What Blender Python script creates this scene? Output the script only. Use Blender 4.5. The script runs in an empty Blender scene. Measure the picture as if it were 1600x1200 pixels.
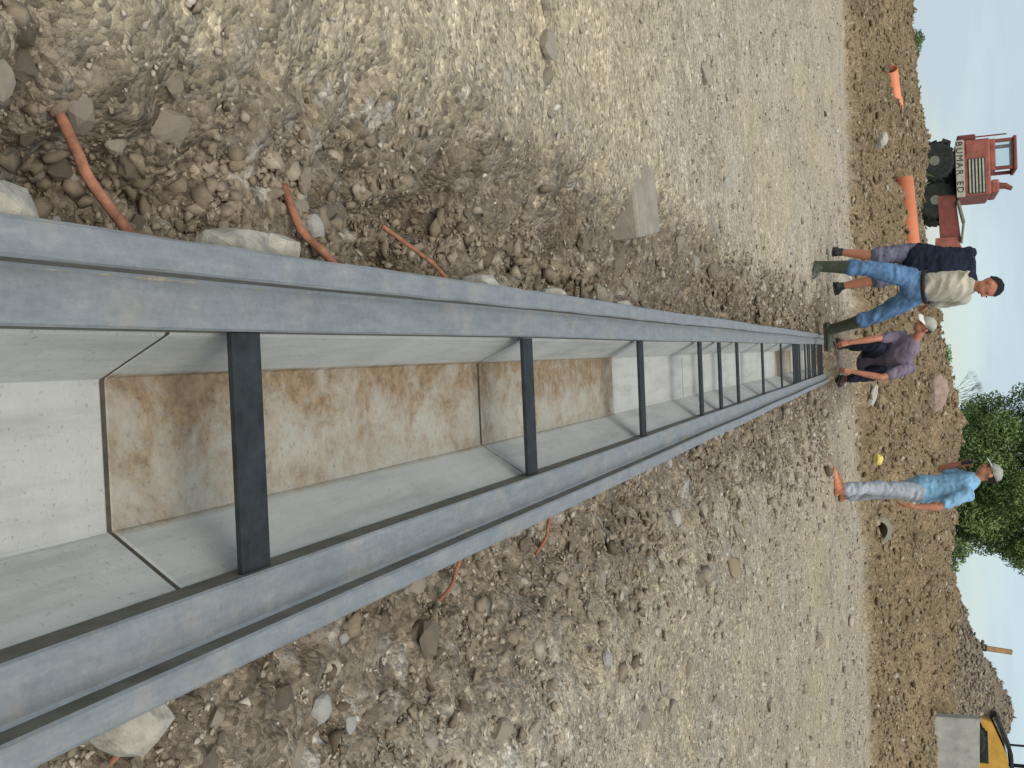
import bpy, bmesh, math, random
import numpy as np
from mathutils import Vector, Matrix

random.seed(7)
RNG = np.random.default_rng(11)
C = bpy.context.scene.collection
S = bpy.context.scene

# ------------------------------------------------------------------ camera
cam_data = bpy.data.cameras.new('camera')
cam = bpy.data.objects.new('camera', cam_data)
C.objects.link(cam)
cam_data.sensor_fit = 'HORIZONTAL'
cam_data.sensor_width = 36.0
cam_data.lens = 36.0
cam_data.clip_start = 0.02
cam_data.clip_end = 3000
# the camera is held on its side: the picture's right edge is the world's up
ax = Vector((0.0427386, 0.35602689, 0.93349787))
ay = Vector((-0.99887514, 0.03443539, 0.03259846))
az = Vector((-0.02053943, -0.93384102, 0.35709813))
cam.matrix_world = Matrix(((ax.x, ay.x, az.x, 0.0), (ax.y, ay.y, az.y, 0.0), (ax.z, ay.z, az.z, 0.8), (0, 0, 0, 1)))
S.camera = cam

# ------------------------------------------------------------------ sky, sun, exposure
SUN_EL, SUN_AZ = math.radians(56), math.radians(174)      # azimuth clockwise from +Y
world = bpy.data.worlds.new('World')
S.world = world
world.use_nodes = True
wn, wl = world.node_tree.nodes, world.node_tree.links
wn.clear()
w_out = wn.new('ShaderNodeOutputWorld')
w_bg = wn.new('ShaderNodeBackground')
w_sky = wn.new('ShaderNodeTexSky')
w_sky.sky_type = 'NISHITA'
w_sky.sun_disc = False
w_sky.sun_elevation = SUN_EL
w_sky.sun_rotation = SUN_AZ
w_sky.air_density = 1.0
w_sky.dust_density = 1.0
w_tc = wn.new('ShaderNodeTexCoord')
w_map = wn.new('ShaderNodeMapping')
w_map.inputs['Scale'].default_value = (1.6, 1.6, 9.0)
w_noise = wn.new('ShaderNodeTexNoise')
w_noise.inputs['Scale'].default_value = 1.7
w_noise.inputs['Detail'].default_value = 6
w_noise.inputs['Roughness'].default_value = 0.5
w_ramp = wn.new('ShaderNodeValToRGB')
w_ramp.color_ramp.elements[0].position = 0.43
w_ramp.color_ramp.elements[0].color = (0.38, 0.38, 0.38, 1)
w_ramp.color_ramp.elements[1].position = 0.57
w_ramp.color_ramp.elements[1].color = (0.95, 0.95, 0.95, 1)
w_mix = wn.new('ShaderNodeMix')
w_mix.data_type = 'RGBA'
w_mix.inputs['B'].default_value = (3.8, 4.65, 5.2, 1)       # thin even cloud
w_bg.inputs['Strength'].default_value = 0.1
wl.new(w_tc.outputs['Generated'], w_map.inputs['Vector'])
wl.new(w_map.outputs['Vector'], w_noise.inputs['Vector'])
wl.new(w_noise.outputs['Fac'], w_ramp.inputs['Fac'])
wl.new(w_ramp.outputs['Color'], w_mix.inputs['Factor'])
wl.new(w_sky.outputs['Color'], w_mix.inputs['A'])
wl.new(w_mix.outputs['Result'], w_bg.inputs['Color'])
wl.new(w_bg.outputs['Background'], w_out.inputs['Surface'])

sun_data = bpy.data.lights.new('sun', 'SUN')
sun_data.energy = 2.0
sun_data.angle = math.radians(60)
sun_data.color = (1.0, 0.93, 0.82)
sun = bpy.data.objects.new('sun', sun_data)
C.objects.link(sun)
sd = Vector((math.sin(SUN_AZ) * math.cos(SUN_EL), math.cos(SUN_AZ) * math.cos(SUN_EL), math.sin(SUN_EL)))
sun.rotation_euler = sd.to_track_quat('Z', 'Y').to_euler()

vs = S.view_settings
vs.view_transform = 'Standard'
vs.look = 'None'
vs.gamma = 1.0
vs.exposure = 0.5
vs.use_curve_mapping = False


# ------------------------------------------------------------------ numpy noise
def _hash(ix, iy, seed):
    n = (ix.astype(np.int64) * 374761393 + iy.astype(np.int64) * 668265263 + seed * 1442695041) & 0xffffffff
    n = ((n ^ (n >> 13)) * 1274126177) & 0xffffffff
    n = ((n ^ (n >> 16)) * 2246822519) & 0xffffffff
    return ((n ^ (n >> 15)) & 0xffffff) / float(0xffffff)


def vnoise(x, y, scale, seed=0):
    x = x * scale; y = y * scale
    ix = np.floor(x); iy = np.floor(y)
    fx = x - ix; fy = y - iy
    fx = fx * fx * (3 - 2 * fx); fy = fy * fy * (3 - 2 * fy)
    a = _hash(ix, iy, seed); b = _hash(ix + 1, iy, seed)
    c = _hash(ix, iy + 1, seed); d = _hash(ix + 1, iy + 1, seed)
    return (a * (1 - fx) + b * fx) * (1 - fy) + (c * (1 - fx) + d * fx) * fy - 0.5


def fbm(x, y, scale, octaves=4, seed=0, gain=0.5):
    s = np.zeros_like(x); amp = 1.0
    for o in range(octaves):
        s += amp * vnoise(x + 13.1 * o, y - 7.7 * o, scale * 2 ** o, seed + o)
        amp *= gain
    return s


def cells(x, y, size, seed, keep):
    """rounded stones half sunk in the soil: height (0..1 of size) and a random tint"""
    wx = fbm(x, y, 1.6 / size, 2, seed + 50); wy = fbm(x + 3.3, y, 1.6 / size, 2, seed + 60)
    gx = x / size + 0.32 * wx; gy = y / size + 0.32 * wy
    ix = np.floor(gx); iy = np.floor(gy)
    best = np.zeros_like(x); tint = np.zeros_like(x)
    for dx in (-1, 0, 1):
        for dy in (-1, 0, 1):
            cx, cy = ix + dx, iy + dy
            px = cx + 0.5 + 0.8 * (_hash(cx, cy, seed) - 0.5)
            py = cy + 0.5 + 0.8 * (_hash(cx, cy, seed + 1) - 0.5)
            r = 0.22 + 0.3 * _hash(cx, cy, seed + 2)
            on = _hash(cx, cy, seed + 3) < keep
            th = _hash(cx, cy, seed + 4) * 6.28
            ex = (gx - px) * np.cos(th) + (gy - py) * np.sin(th)
            ey = -(gx - px) * np.sin(th) + (gy - py) * np.cos(th)
            el = 0.65 + 0.6 * _hash(cx, cy, seed + 5)
            d2 = (np.abs(ex) ** 2.6 * el + np.abs(ey) ** 2.6 / el) ** (2 / 2.6)
            h = np.where(on, np.minimum(np.sqrt(np.maximum(0, r * r - d2)), 0.22 + 0.5 * (ex * 0.6 + ey * 0.4)) * 0.95, 0)
            up = h > best
            tint = np.where(up, _hash(cx, cy, seed + 6), tint)
            best = np.maximum(best, h)
    return best, tint


def sstep(a, b, x):
    t = np.clip((x - a) / (b - a), 0, 1)
    return t * t * (3 - 2 * t)


# ------------------------------------------------------------------ the lie of the land
def zones(x, y):
    edge = 0.10 * fbm(x, y, 2.3, 3, 5) * 2
    left = sstep(-0.62, -0.40, x + edge) * (x < 0.1)
    right = sstep(0.95, 0.50, x + 1.5 * edge) * (x >= 0.1)
    soil = np.maximum(left, right)
    bank_y = 16.1 + 0.05 * np.abs(x) ** 1.5 * (x < 0) + 0.10 * np.maximum(x, 0) + 0.5 * fbm(x, y * 0, 0.9, 3, 21)
    bank = sstep(0.0, 0.25, y - bank_y)
    pack = sstep(-0.42, -0.80, x + edge) * sstep(0.9, 1.8, y - 0.9 * x * 0) * (1 - bank)
    grass = sstep(25.5, 28, y + 3 * fbm(x, y, 0.3, 2, 31))
    tan = sstep(0.0, 0.22, fbm(x * 1.0, y * 0.45, 0.9, 3, 41) + 0.10 - 0.035 * np.abs(y - 2.2)) * (x < -0.2)
    tan = np.maximum(tan, 0.7 * sstep(0.1, 0.25, fbm(x, y * 0.5, 1.3, 3, 47)) * (x > 0.3))
    tan = np.maximum(tan, 0.8 * pack * sstep(4.8, 2.2, y + 2 * fbm(x, y, 0.7, 2, 49)))
    return soil, bank, bank_y, grass, tan


def terrain(x, y, fine=True):
    soil, bank, bank_y, grass, tan = zones(x, y)
    z = -0.035 + 0.13 * sstep(8.0, 12.8, y)
    z = z + 0.03 * fbm(x, y, 0.8, 3, 1)
    # loose ground along the drain lies lower and rougher
    near = sstep(14, 6, y)
    dl = sstep(-0.66, -0.24, x + 0.22 * fbm(x, y, 3.0, 3, 5)) * (x < 0.1)
    dr = sstep(0.95, 0.44, x + 0.15 * fbm(x, y, 2.5, 3, 6)) * (x >= 0.1)
    z = z - (0.10 * dl + 0.075 * dr) * (0.45 + 0.55 * near)
    z = z - 0.10 * near * (dl + 0.5 * dr) * sstep(0.05, 0.32, fbm(x, y, 4.5, 3, 9))
    rough_right = sstep(0.3, 0.9, x) * (1 - bank)
    z = z + 0.05 * rough_right * fbm(x, y, 2.2, 3, 8)
    # bank of dug earth
    w = y - bank_y
    top = np.interp(x, [-40, -7, -4.6, -3.8, -2.9, -1.6, -0.3, 0.8, 4.6, 7, 40], [1.0, 1.08, 1.20, 1.30, 1.06, 1.1, 1.42, 1.47, 1.42, 1.3, 1.3])
    rise = 0.16 * sstep(0, 0.35, w) + 0.84 * sstep(0.1, 5.6, w)
    z = z + bank * rise * (top - 0.02)
    crest = bank * sstep(0.0, 1.5, w) * sstep(16, 7, w)
    z = z + crest * (0.35 + 0.65 * sstep(-4.0, -1.5, x)) * (0.34 * fbm(x, y, 0.75, 3, 51) + 0.30 * np.maximum(0, fbm(x, y, 1.9, 4, 55)))
    # behind the bank
    z = z - 0.12 * sstep(7, 12, w) + 0.0035 * np.maximum(0, y - 40) * sstep(40, 60, y)
    z = z + 0.85 * np.exp(-(((x - 7.6) / 1.8) ** 2 + ((y - 38) / 5.0) ** 2))          # grassy rise
    # heap of grey spoil
    r = np.sqrt(((x - 8.5) / 1.1) ** 2 + ((y - 26.0) / 0.9) ** 2)
    heap = np.maximum(0, 1.66 - 0.52 * r + 0.25 * fbm(x, y, 0.9, 3, 61))
    z = z + heap
    if fine:
        near_f = sstep(26, 3, y)
        z = z + (0.014 + 0.050 * soil) * fbm(x, y, 6.0, 4, 71) * (1 - 0.5 * bank)
        z = z + bank * (1 - grass) * 0.16 * np.maximum(-0.1, fbm(x, y, 3.2, 3, 77))
    # bed of the drain
    trench = (x > -0.150) & (x < 0.362) & (y < 12.55)
    z = np.where(trench, -0.34, z)
    return z


# ------------------------------------------------------------------ helpers
def mesh_obj(name, verts, faces, mat=None, parent=None, smooth=False):
    me = bpy.data.meshes.new(name)
    me.from_pydata([tuple(v) for v in verts], [], [tuple(f) for f in faces])
    me.update()
    if smooth:
        me.polygons.foreach_set('use_smooth', [True] * len(me.polygons))
    o = bpy.data.objects.new(name, me)
    C.objects.link(o)
    if mat:
        me.materials.append(mat)
    if parent:
        o.parent = parent
    return o


def bm_obj(name, bm, mat, parent=None, smooth=False):
    bmesh.ops.recalc_face_normals(bm, faces=bm.faces[:])
    me = bpy.data.meshes.new(name)
    bm.to_mesh(me)
    bm.free()
    if smooth:
        me.polygons.foreach_set('use_smooth', [True] * len(me.polygons))
    me.materials.append(mat)
    o = bpy.data.objects.new(name, me)
    C.objects.link(o)
    if parent:
        o.parent = parent
    return o


def np_mesh(name, verts, quads, mat, attrs=None, smooth=False, n=4):
    me = bpy.data.meshes.new(name)
    verts = np.ascontiguousarray(verts, dtype=np.float32)
    quads = np.ascontiguousarray(quads, dtype=np.int32)
    me.vertices.add(len(verts)); me.vertices.foreach_set('co', verts.ravel())
    me.loops.add(quads.size); me.loops.foreach_set('vertex_index', quads.ravel())
    me.polygons.add(len(quads))
    me.polygons.foreach_set('loop_start', np.arange(0, quads.size, n, dtype=np.int32))
    me.polygons.foreach_set('loop_total', np.full(len(quads), n, dtype=np.int32))
    if smooth:
        me.polygons.foreach_set('use_smooth', np.ones(len(quads), dtype=bool))
    me.update(calc_edges=True)
    for k, v in (attrs or {}).items():
        a = me.attributes.new(k, 'FLOAT', 'POINT')
        a.data.foreach_set('value', np.ascontiguousarray(v, dtype=np.float32))
    me.materials.append(mat)
    o = bpy.data.objects.new(name, me)
    C.objects.link(o)
    return o


def tag(o, label, cat, group=None):
    o['label'] = label
    o['category'] = cat
    if group:
        o['group'] = group
    return o


def thing(name, label, cat, loc=(0, 0, 0), rz=0.0, group=None):
    o = bpy.data.objects.new(name, None)
    C.objects.link(o)
    o.location = loc
    o.rotation_euler = (0, 0, rz)
    o.empty_display_size = 0.1
    return tag(o, label, cat, group)


def add_box(bm, lo, hi, bev=0.0, mat4=None):
    r = bmesh.ops.create_cube(bm, size=1.0)
    vs_ = r['verts']
    lo = Vector(lo); hi = Vector(hi)
    for v in vs_:
        v.co = Vector(((lo.x + hi.x) / 2 + v.co.x * (hi.x - lo.x), (lo.y + hi.y) / 2 + v.co.y * (hi.y - lo.y), (lo.z + hi.z) / 2 + v.co.z * (hi.z - lo.z)))
    if bev > 0:
        es = list({e for v in vs_ for e in v.link_edges})
        r2 = bmesh.ops.bevel(bm, geom=es, offset=bev, segments=2, affect='EDGES', profile=0.5)
        vs_ = list({v for f in r2['faces'] for v in f.verts} | {v for v in vs_ if v.is_valid})
    if mat4 is not None:
        for v in vs_:
            v.co = mat4 @ v.co
    return vs_


def add_tube(bm, pts, rad, seg=10, flat=1.0, cap=True):
    pts = [Vector(p) for p in pts]
    if not hasattr(rad, '__len__'):
        rad = [rad] * len(pts)
    rings = []
    t0 = (pts[1] - pts[0]).normalized()
    ref = Vector((0, 0, 1)) if abs(t0.z) < 0.9 else Vector((0, 1, 0))
    n = t0.cross(ref).normalized()
    for i, p in enumerate(pts):
        a = pts[max(0, i - 1)]; b = pts[min(len(pts) - 1, i + 1)]
        t = (b - a).normalized()
        n = (n - t * n.dot(t)).normalized()
        m = t.cross(n)
        rings.append([bm.verts.new(p + n * (math.cos(k * 2 * math.pi / seg) * rad[i]) + m * (math.sin(k * 2 * math.pi / seg) * rad[i] * flat)) for k in range(seg)])
    for a, b in zip(rings, rings[1:]):
        for k in range(seg):
            bm.faces.new((a[k], a[(k + 1) % seg], b[(k + 1) % seg], b[k]))
    if cap:
        bm.faces.new(rings[0][::-1]); bm.faces.new(rings[-1])
    return rings


def add_prism(bm, poly, axis_from, axis_to, fn):
    """closed polygon (list of 2-tuples) swept between two parameters; fn(p, t) -> 3D point"""
    a = [bm.verts.new(fn(p, axis_from)) for p in poly]
    b = [bm.verts.new(fn(p, axis_to)) for p in poly]
    n = len(poly)
    for i in range(n):
        bm.faces.new((a[i], a[(i + 1) % n], b[(i + 1) % n], b[i]))
    bm.faces.new(a[::-1]); bm.faces.new(b)


def add_lathe(bm, prof, seg, fn):
    """prof: (radius, along); fn(r cos, r sin, along) -> point"""
    rings = []
    for r, a in prof:
        rings.append([bm.verts.new(fn(r * math.cos(2 * math.pi * k / seg), r * math.sin(2 * math.pi * k / seg), a)) for k in range(seg)])
    for p, q in zip(rings, rings[1:]):
        for k in range(seg):
            bm.faces.new((p[k], p[(k + 1) % seg], q[(k + 1) % seg], q[k]))
    bm.faces.new(rings[0][::-1]); bm.faces.new(rings[-1])


# ------------------------------------------------------------------ materials
class M:
    """tiny node builder"""
    def __init__(self, name, rough=0.8, metal=0.0, spec=0.3):
        self.m = bpy.data.materials.new(name)
        self.m.use_nodes = True
        self.nt = self.m.node_tree
        self.b = self.nt.nodes['Principled BSDF']
        self.b.inputs['Roughness'].default_value = rough
        self.b.inputs['Metallic'].default_value = metal
        self.b.inputs['Specular IOR Level'].default_value = spec

    def node(self, t, **kw):
        n = self.nt.nodes.new(t)
        for k, v in kw.items():
            if k in n.inputs:
                n.inputs[k].default_value = v
            else:
                setattr(n, k, v)
        return n

    def link(self, a, b):
        self.nt.links.new(a, b)

    def coords(self, which='Object', scale=(1, 1, 1)):
        tc = self.node('ShaderNodeTexCoord')
        mp = self.node('ShaderNodeMapping')
        mp.inputs['Scale'].default_value = scale
        self.link(tc.outputs[which], mp.inputs['Vector'])
        return mp.outputs['Vector']

    def noise(self, vec, scale, detail=4, rough=0.6, dist=0.0):
        n = self.node('ShaderNodeTexNoise')
        n.inputs['Scale'].default_value = scale
        n.inputs['Detail'].default_value = detail
        n.inputs['Roughness'].default_value = rough
        n.inputs['Distortion'].default_value = dist
        self.link(vec, n.inputs['Vector'])
        return n.outputs['Fac']

    def ramp(self, fac, stops):
        r = self.node('ShaderNodeValToRGB')
        els = r.color_ramp.elements
        while len(els) < len(stops):
            els.new(0.5)
        for e, (p, c) in zip(els, stops):
            e.position = p
            e.color = (c[0], c[1], c[2], 1) if hasattr(c, '__len__') else (c, c, c, 1)
        self.link(fac, r.inputs['Fac'])
        return r.outputs['Color']

    def mix(self, fac, a, b, mode='MIX'):
        n = self.node('ShaderNodeMix', data_type='RGBA', blend_type=mode)
        for s, v in (('Factor', fac), ('A', a), ('B', b)):
            if hasattr(v, 'is_linked'):
                self.link(v, n.inputs[s])
            elif hasattr(v, '__len__'):
                n.inputs[s].default_value = (v[0], v[1], v[2], 1)
            else:
                n.inputs[s].default_value = v
        return n.outputs['Result']

    def attr(self, name):
        n = self.node('ShaderNodeAttribute', attribute_name=name)
        return n.outputs['Fac']

    def math(self, op, a, b=None):
        n = self.node('ShaderNodeMath', operation=op)
        for i, v in enumerate((a, b)):
            if v is None:
                continue
            if hasattr(v, 'is_linked'):
                self.link(v, n.inputs[i])
            else:
                n.inputs[i].default_value = v
        return n.outputs[0]

    def rnd(self):
        return self.node('ShaderNodeObjectInfo').outputs['Random']

    def color(self, c):
        if hasattr(c, 'is_linked'):
            self.link(c, self.b.inputs['Base Color'])
        else:
            self.b.inputs['Base Color'].default_value = (c[0], c[1], c[2], 1)
        return self

    def rough(self, c):
        self.link(c, self.b.inputs['Roughness'])
        return self

    def bump(self, h, strength=0.5, dist=0.01):
        n = self.node('ShaderNodeBump')
        n.inputs['Strength'].default_value = strength
        n.inputs['Distance'].default_value = dist
        self.link(h, n.inputs['Height'])
        self.link(n.outputs['Normal'], self.b.inputs['Normal'])
        return self


def simple(name, col, var=0.25, scale=8.0, rough=0.7, metal=0.0, spec=0.3, bump=0.0, bscale=None, dist=0.01):
    m = M(name, rough, metal, spec)
    v = m.coords()
    f = m.noise(v, scale, 5, 0.65)
    lo = [c * (1 - var) for c in col]; hi = [min(1, c * (1 + var)) for c in col]
    m.color(m.ramp(f, [(0.3, lo), (0.7, hi)]))
    if bump:
        m.bump(m.noise(v, bscale or scale * 4, 4), bump, dist)
    return m.m


def ground_material():
    m = M('ground_soil', 0.95, 0, 0.15)
    v = m.coords()
    n1 = m.noise(v, 1.4, 6, 0.6)
    n2 = m.noise(v, 14, 6, 0.75)
    n3 = m.noise(v, 110, 4, 0.75)
    gravel = m.ramp(n1, [(0.32, (0.345, 0.29, 0.208)), (0.5, (0.425, 0.365, 0.27)), (0.7, (0.455, 0.405, 0.318))])
    tan = m.ramp(n2, [(0.3, (0.405, 0.33, 0.215)), (0.7, (0.50, 0.425, 0.30))])
    soil = m.ramp(n2, [(0.3, (0.155, 0.122, 0.084)), (0.55, (0.255, 0.207, 0.150)), (0.75, (0.36, 0.302, 0.228))])
    bank = m.ramp(n2, [(0.3, (0.15, 0.104, 0.055)), (0.5, (0.255, 0.187, 0.108)), (0.72, (0.34, 0.265, 0.165))])
    bank = m.mix(0.7, bank, m.ramp(m.noise(v, 0.8, 6, 0.7), [(0.32, 0.55), (0.5, 0.95), (0.68, 1.35)]), 'MULTIPLY')
    grass = m.ramp(n2, [(0.3, (0.07, 0.10, 0.03)), (0.6, (0.14, 0.17, 0.06)), (0.8, (0.24, 0.22, 0.11))])
    c = m.mix(m.attr('tan'), gravel, tan)
    c = m.mix(m.attr('soil'), c, soil)
    c = m.mix(m.attr('bank'), c, bank)
    c = m.mix(m.attr('grey'), c, soil)
    c = m.mix(m.attr('grass'), c, grass)
    stone = m.ramp(m.attr('tint'), [(0.0, (0.24, 0.205, 0.165)), (0.35, (0.33, 0.29, 0.235)), (0.7, (0.41, 0.37, 0.31)), (0.95, (0.50, 0.47, 0.41))])
    c = m.mix(m.math('MULTIPLY', m.attr('stone'), 0.6), c, stone)
    # tiny stones and crumbs
    hs = []
    for sc, amt in ((95, 0.80), (34, 0.50), (9, 0.22)):
        vor = m.node('ShaderNodeTexVoronoi')
        vor.inputs['Scale'].default_value = sc
        wv = m.node('ShaderNodeVectorMath', operation='ADD')
        nz = m.node('ShaderNodeTexNoise')
        nz.inputs['Scale'].default_value = sc * 1.3
        m.link(v, nz.inputs['Vector'])
        sc_ = m.node('ShaderNodeVectorMath', operation='SCALE')
        sc_.inputs['Scale'].default_value = 0.30 / sc
        m.link(nz.outputs['Color'], sc_.inputs[0])
        m.link(v, wv.inputs[0]); m.link(sc_.outputs[0], wv.inputs[1])
        m.link(wv.outputs[0], vor.inputs['Vector'])
        sp = m.node('ShaderNodeSeparateColor')
        m.link(vor.outputs['Color'], sp.inputs[0])
        grain = m.ramp(sp.outputs[0], [(0.0, 0.42), (0.25, 0.82), (0.7, 1.05), (0.93, 1.25), (1.0, 1.8)])
        c = m.mix(amt, c, grain, 'MULTIPLY')
        hs.append((sp.outputs[1], vor.outputs['Distance']))
    grain = m.ramp(n3, [(0.28, 0.6), (0.5, 1.0), (0.72, 1.35)])
    c = m.mix(0.6, c, grain, 'MULTIPLY')
    m.color(c)
    h = m.math('ADD', m.math('MULTIPLY', n3, 0.35), m.noise(v, 30, 6, 0.75))
    h = m.math('ADD', h, m.math('MULTIPLY', hs[0][1], -0.55))
    h = m.math('ADD', h, m.math('MULTIPLY', hs[1][0], 0.5))
    h = m.math('MULTIPLY', h, m.math('SUBTRACT', 1.0, m.math('MULTIPLY', m.attr('pack'), 0.5)))
    m.bump(h, 1.0, 0.013)
    return m.m


def concrete_material(name, stained):
    m = M(name, 0.85, 0, 0.25)
    v = m.coords()
    n = m.noise(v, 5, 6, 0.65)
    c = m.ramp(n, [(0.3, (0.38, 0.38, 0.35)), (0.7, (0.46, 0.46, 0.43))])
    pores = m.noise(v, 140, 2, 0.5)
    c = m.mix(0.45, c, m.ramp(pores, [(0.28, 0.4), (0.36, 1.0)]), 'MULTIPLY')
    spots = m.noise(v, 46, 3, 0.6)
    c = m.mix(0.5, c, m.ramp(spots, [(0.245, 0.3), (0.275, 1.0)]), 'MULTIPLY')
    smear = m.ramp(m.noise(m.coords('Object', (7, 0.9, 7)), 2.2, 5, 0.7), [(0.36, 0.80), (0.5, 1.0), (0.66, 1.08)])
    c = m.mix(0.8, c, smear, 'MULTIPLY')
    if stained:
        geo = m.node('ShaderNodeSeparateXYZ')
        m.link(m.node('ShaderNodeNewGeometry').outputs['Position'], geo.inputs[0])
        floor = m.ramp(geo.outputs['Z'], [(0.0, 1.0), (1.0, 0.0)])
        mr = m.node('ShaderNodeMapRange')
        mr.inputs['From Min'].default_value = -0.187
        mr.inputs['From Max'].default_value = -0.196
        m.link(geo.outputs['Z'], mr.inputs['Value'])
        blot = m.noise(m.coords('Object', (1, 0.8, 1)), 11, 8, 0.74, 0.3)
        edge = m.node('ShaderNodeMapRange')
        edge.inputs['From Min'].default_value = 0.16
        edge.inputs['From Max'].default_value = 0.0
        m.link(geo.outputs['X'], edge.inputs['Value'])
        f = m.math('ADD', blot, m.math('MULTIPLY', edge.outputs[0], 0.16))
        mask = m.ramp(f, [(0.43, 0.0), (0.54, 0.35), (0.68, 0.95)])
        mask = m.math('MULTIPLY', mask, mr.outputs[0])
        rust = m.ramp(m.noise(v, 40, 5, 0.7), [(0.3, (0.135, 0.085, 0.045)), (0.65, (0.29, 0.21, 0.125))])
        silt = m.mix(m.math('MULTIPLY', mr.outputs[0], 0.75), c, (0.315, 0.29, 0.235))
        c = m.mix(mask, silt, rust)
        grit = m.ramp(m.noise(v, 75, 4, 0.8), [(0.30, 0.45), (0.42, 1.0), (0.7, 1.08)])
        c = m.mix(m.math('MULTIPLY', mr.outputs[0], 0.8), c, m.mix(1.0, c, grit, 'MULTIPLY'))
    m.color(c)
    m.bump(m.math('ADD', n, m.math('MULTIPLY', pores, 0.4)), 0.25, 0.006)
    return m.m


def galv_material():
    m = M('galvanised_steel', 0.5, 0.75, 0.5)
    v = m.coords()
    n = m.noise(m.coords('Object', (5, 1.0, 5)), 9, 8, 0.72)
    c = m.ramp(n, [(0.25, (0.215, 0.226, 0.228)), (0.45, (0.275, 0.287, 0.288)), (0.6, (0.325, 0.333, 0.33)), (0.8, (0.44, 0.435, 0.41))])
    vor = m.node('ShaderNodeTexVoronoi')
    vor.inputs['Scale'].default_value = 160
    m.link(v, vor.inputs['Vector'])
    sp = m.node('ShaderNodeSeparateColor')
    m.link(vor.outputs['Color'], sp.inputs[0])
    c = m.mix(0.10, c, sp.outputs[0], 'MULTIPLY')
    dirt = m.ramp(m.noise(v, 7, 6, 0.7), [(0.51, 0.0), (0.74, 0.6)])
    c = m.mix(dirt, c, (0.33, 0.285, 0.215))
    m.color(c)
    m.rough(m.ramp(m.noise(v, 14, 5, 0.7), [(0.3, 0.38), (0.7, 0.66)]))
    m.link(m.math('SUBTRACT', 0.45, m.math('MULTIPLY', dirt, 0.45)), m.b.inputs['Metallic'])
    m.bump(m.noise(v, 22, 4), 0.12, 0.004)
    return m.m


def stone_material(name, cols, bscale=60, bstr=0.6):
    m = M(name, 0.93, 0, 0.2)
    v = m.coords()
    base = m.ramp(m.rnd(), [(i / max(1, len(cols) - 1), c) for i, c in enumerate(cols)])
    n = m.noise(v, 28, 5, 0.7)
    c = m.mix(1.0, base, m.ramp(n, [(0.3, 0.62), (0.7, 1.25)]), 'MULTIPLY')
    m.color(c)
    m.bump(m.noise(v, bscale, 5, 0.7), bstr, 0.008)
    return m.m


def tint_material(name, cols):
    m = M(name, 0.93, 0, 0.2)
    v = m.coords()
    c = m.ramp(m.attr('tint'), [(i / max(1, len(cols) - 1), c) for i, c in enumerate(cols)])
    c = m.mix(1.0, c, m.ramp(m.noise(v, 60, 3, 0.7), [(0.3, 0.7), (0.7, 1.2)]), 'MULTIPLY')
    m.color(c)
    return m.m


def leaf_material(name, a, b, c3):
    m = M(name, 0.6, 0, 0.3)
    c = m.ramp(m.attr('tint'), [(0.0, a), (0.55, b), (1.0, c3)])
    m.color(c)
    m.b.inputs['Subsurface Weight'].default_value = 0.0
    return m.m


MAT = {
    'ground': ground_material(),
    'concrete': concrete_material('clean_concrete', False),
    'stained': concrete_material('stained_concrete', True),
    'galv': galv_material(),
    'rail_upright': simple('olive_steel', (0.135, 0.125, 0.10), 0.3, 12, 0.8, 0.1, 0.3, 0.2, 40, 0.003),
    'bar': simple('dark_steel', (0.024, 0.029, 0.031), 0.4, 30, 0.8, 0.0, 0.25, 0.15, 80, 0.003),
    'rusty': simple('rusted_steel', (0.29, 0.13, 0.08), 0.45, 40, 0.9, 0, 0.2, 0.6, 120, 0.003),
    'sand': simple('dry_sand', (0.31, 0.275, 0.215), 0.3, 60, 0.95, 0, 0.1, 0.7, 150, 0.004),
    'mortar': simple('pale_mortar', (0.32, 0.295, 0.245), 0.5, 14, 0.92, 0, 0.15, 0.8, 40, 0.01),
    'stone': stone_material('field_stone', [(0.28, 0.232, 0.175), (0.34, 0.29, 0.225), (0.38, 0.335, 0.27), (0.34, 0.28, 0.205), (0.43, 0.385, 0.32)]),
    'clod': stone_material('soil_clod', [(0.25, 0.20, 0.145), (0.33, 0.27, 0.20), (0.28, 0.228, 0.168)], 40, 0.9),
    'white_stone': stone_material('pale_limestone', [(0.40, 0.375, 0.33), (0.47, 0.45, 0.405)]),
    'gravel': tint_material('mixed_gravel', [(0.19, 0.155, 0.115), (0.32, 0.27, 0.205), (0.39, 0.335, 0.26), (0.44, 0.39, 0.315), (0.54, 0.50, 0.43)]),
    'bankclod': tint_material('brown_earth_clods', [(0.10, 0.07, 0.038), (0.20, 0.146, 0.085), (0.27, 0.205, 0.127), (0.42, 0.36, 0.265)]),
    'leaf': leaf_material('tree_leaves', (0.055, 0.10, 0.030), (0.14, 0.215, 0.07), (0.27, 0.34, 0.13)),
    'grass': leaf_material('grass_blades', (0.06, 0.09, 0.025), (0.13, 0.17, 0.055), (0.30, 0.28, 0.13)),
    'bark': simple('bark', (0.09, 0.065, 0.045), 0.4, 20, 0.95, 0, 0.1, 0.8, 30, 0.02),
    'pipe': simple('orange_plastic', (0.72, 0.235, 0.115), 0.12, 3, 0.5, 0, 0.4),
}

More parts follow.
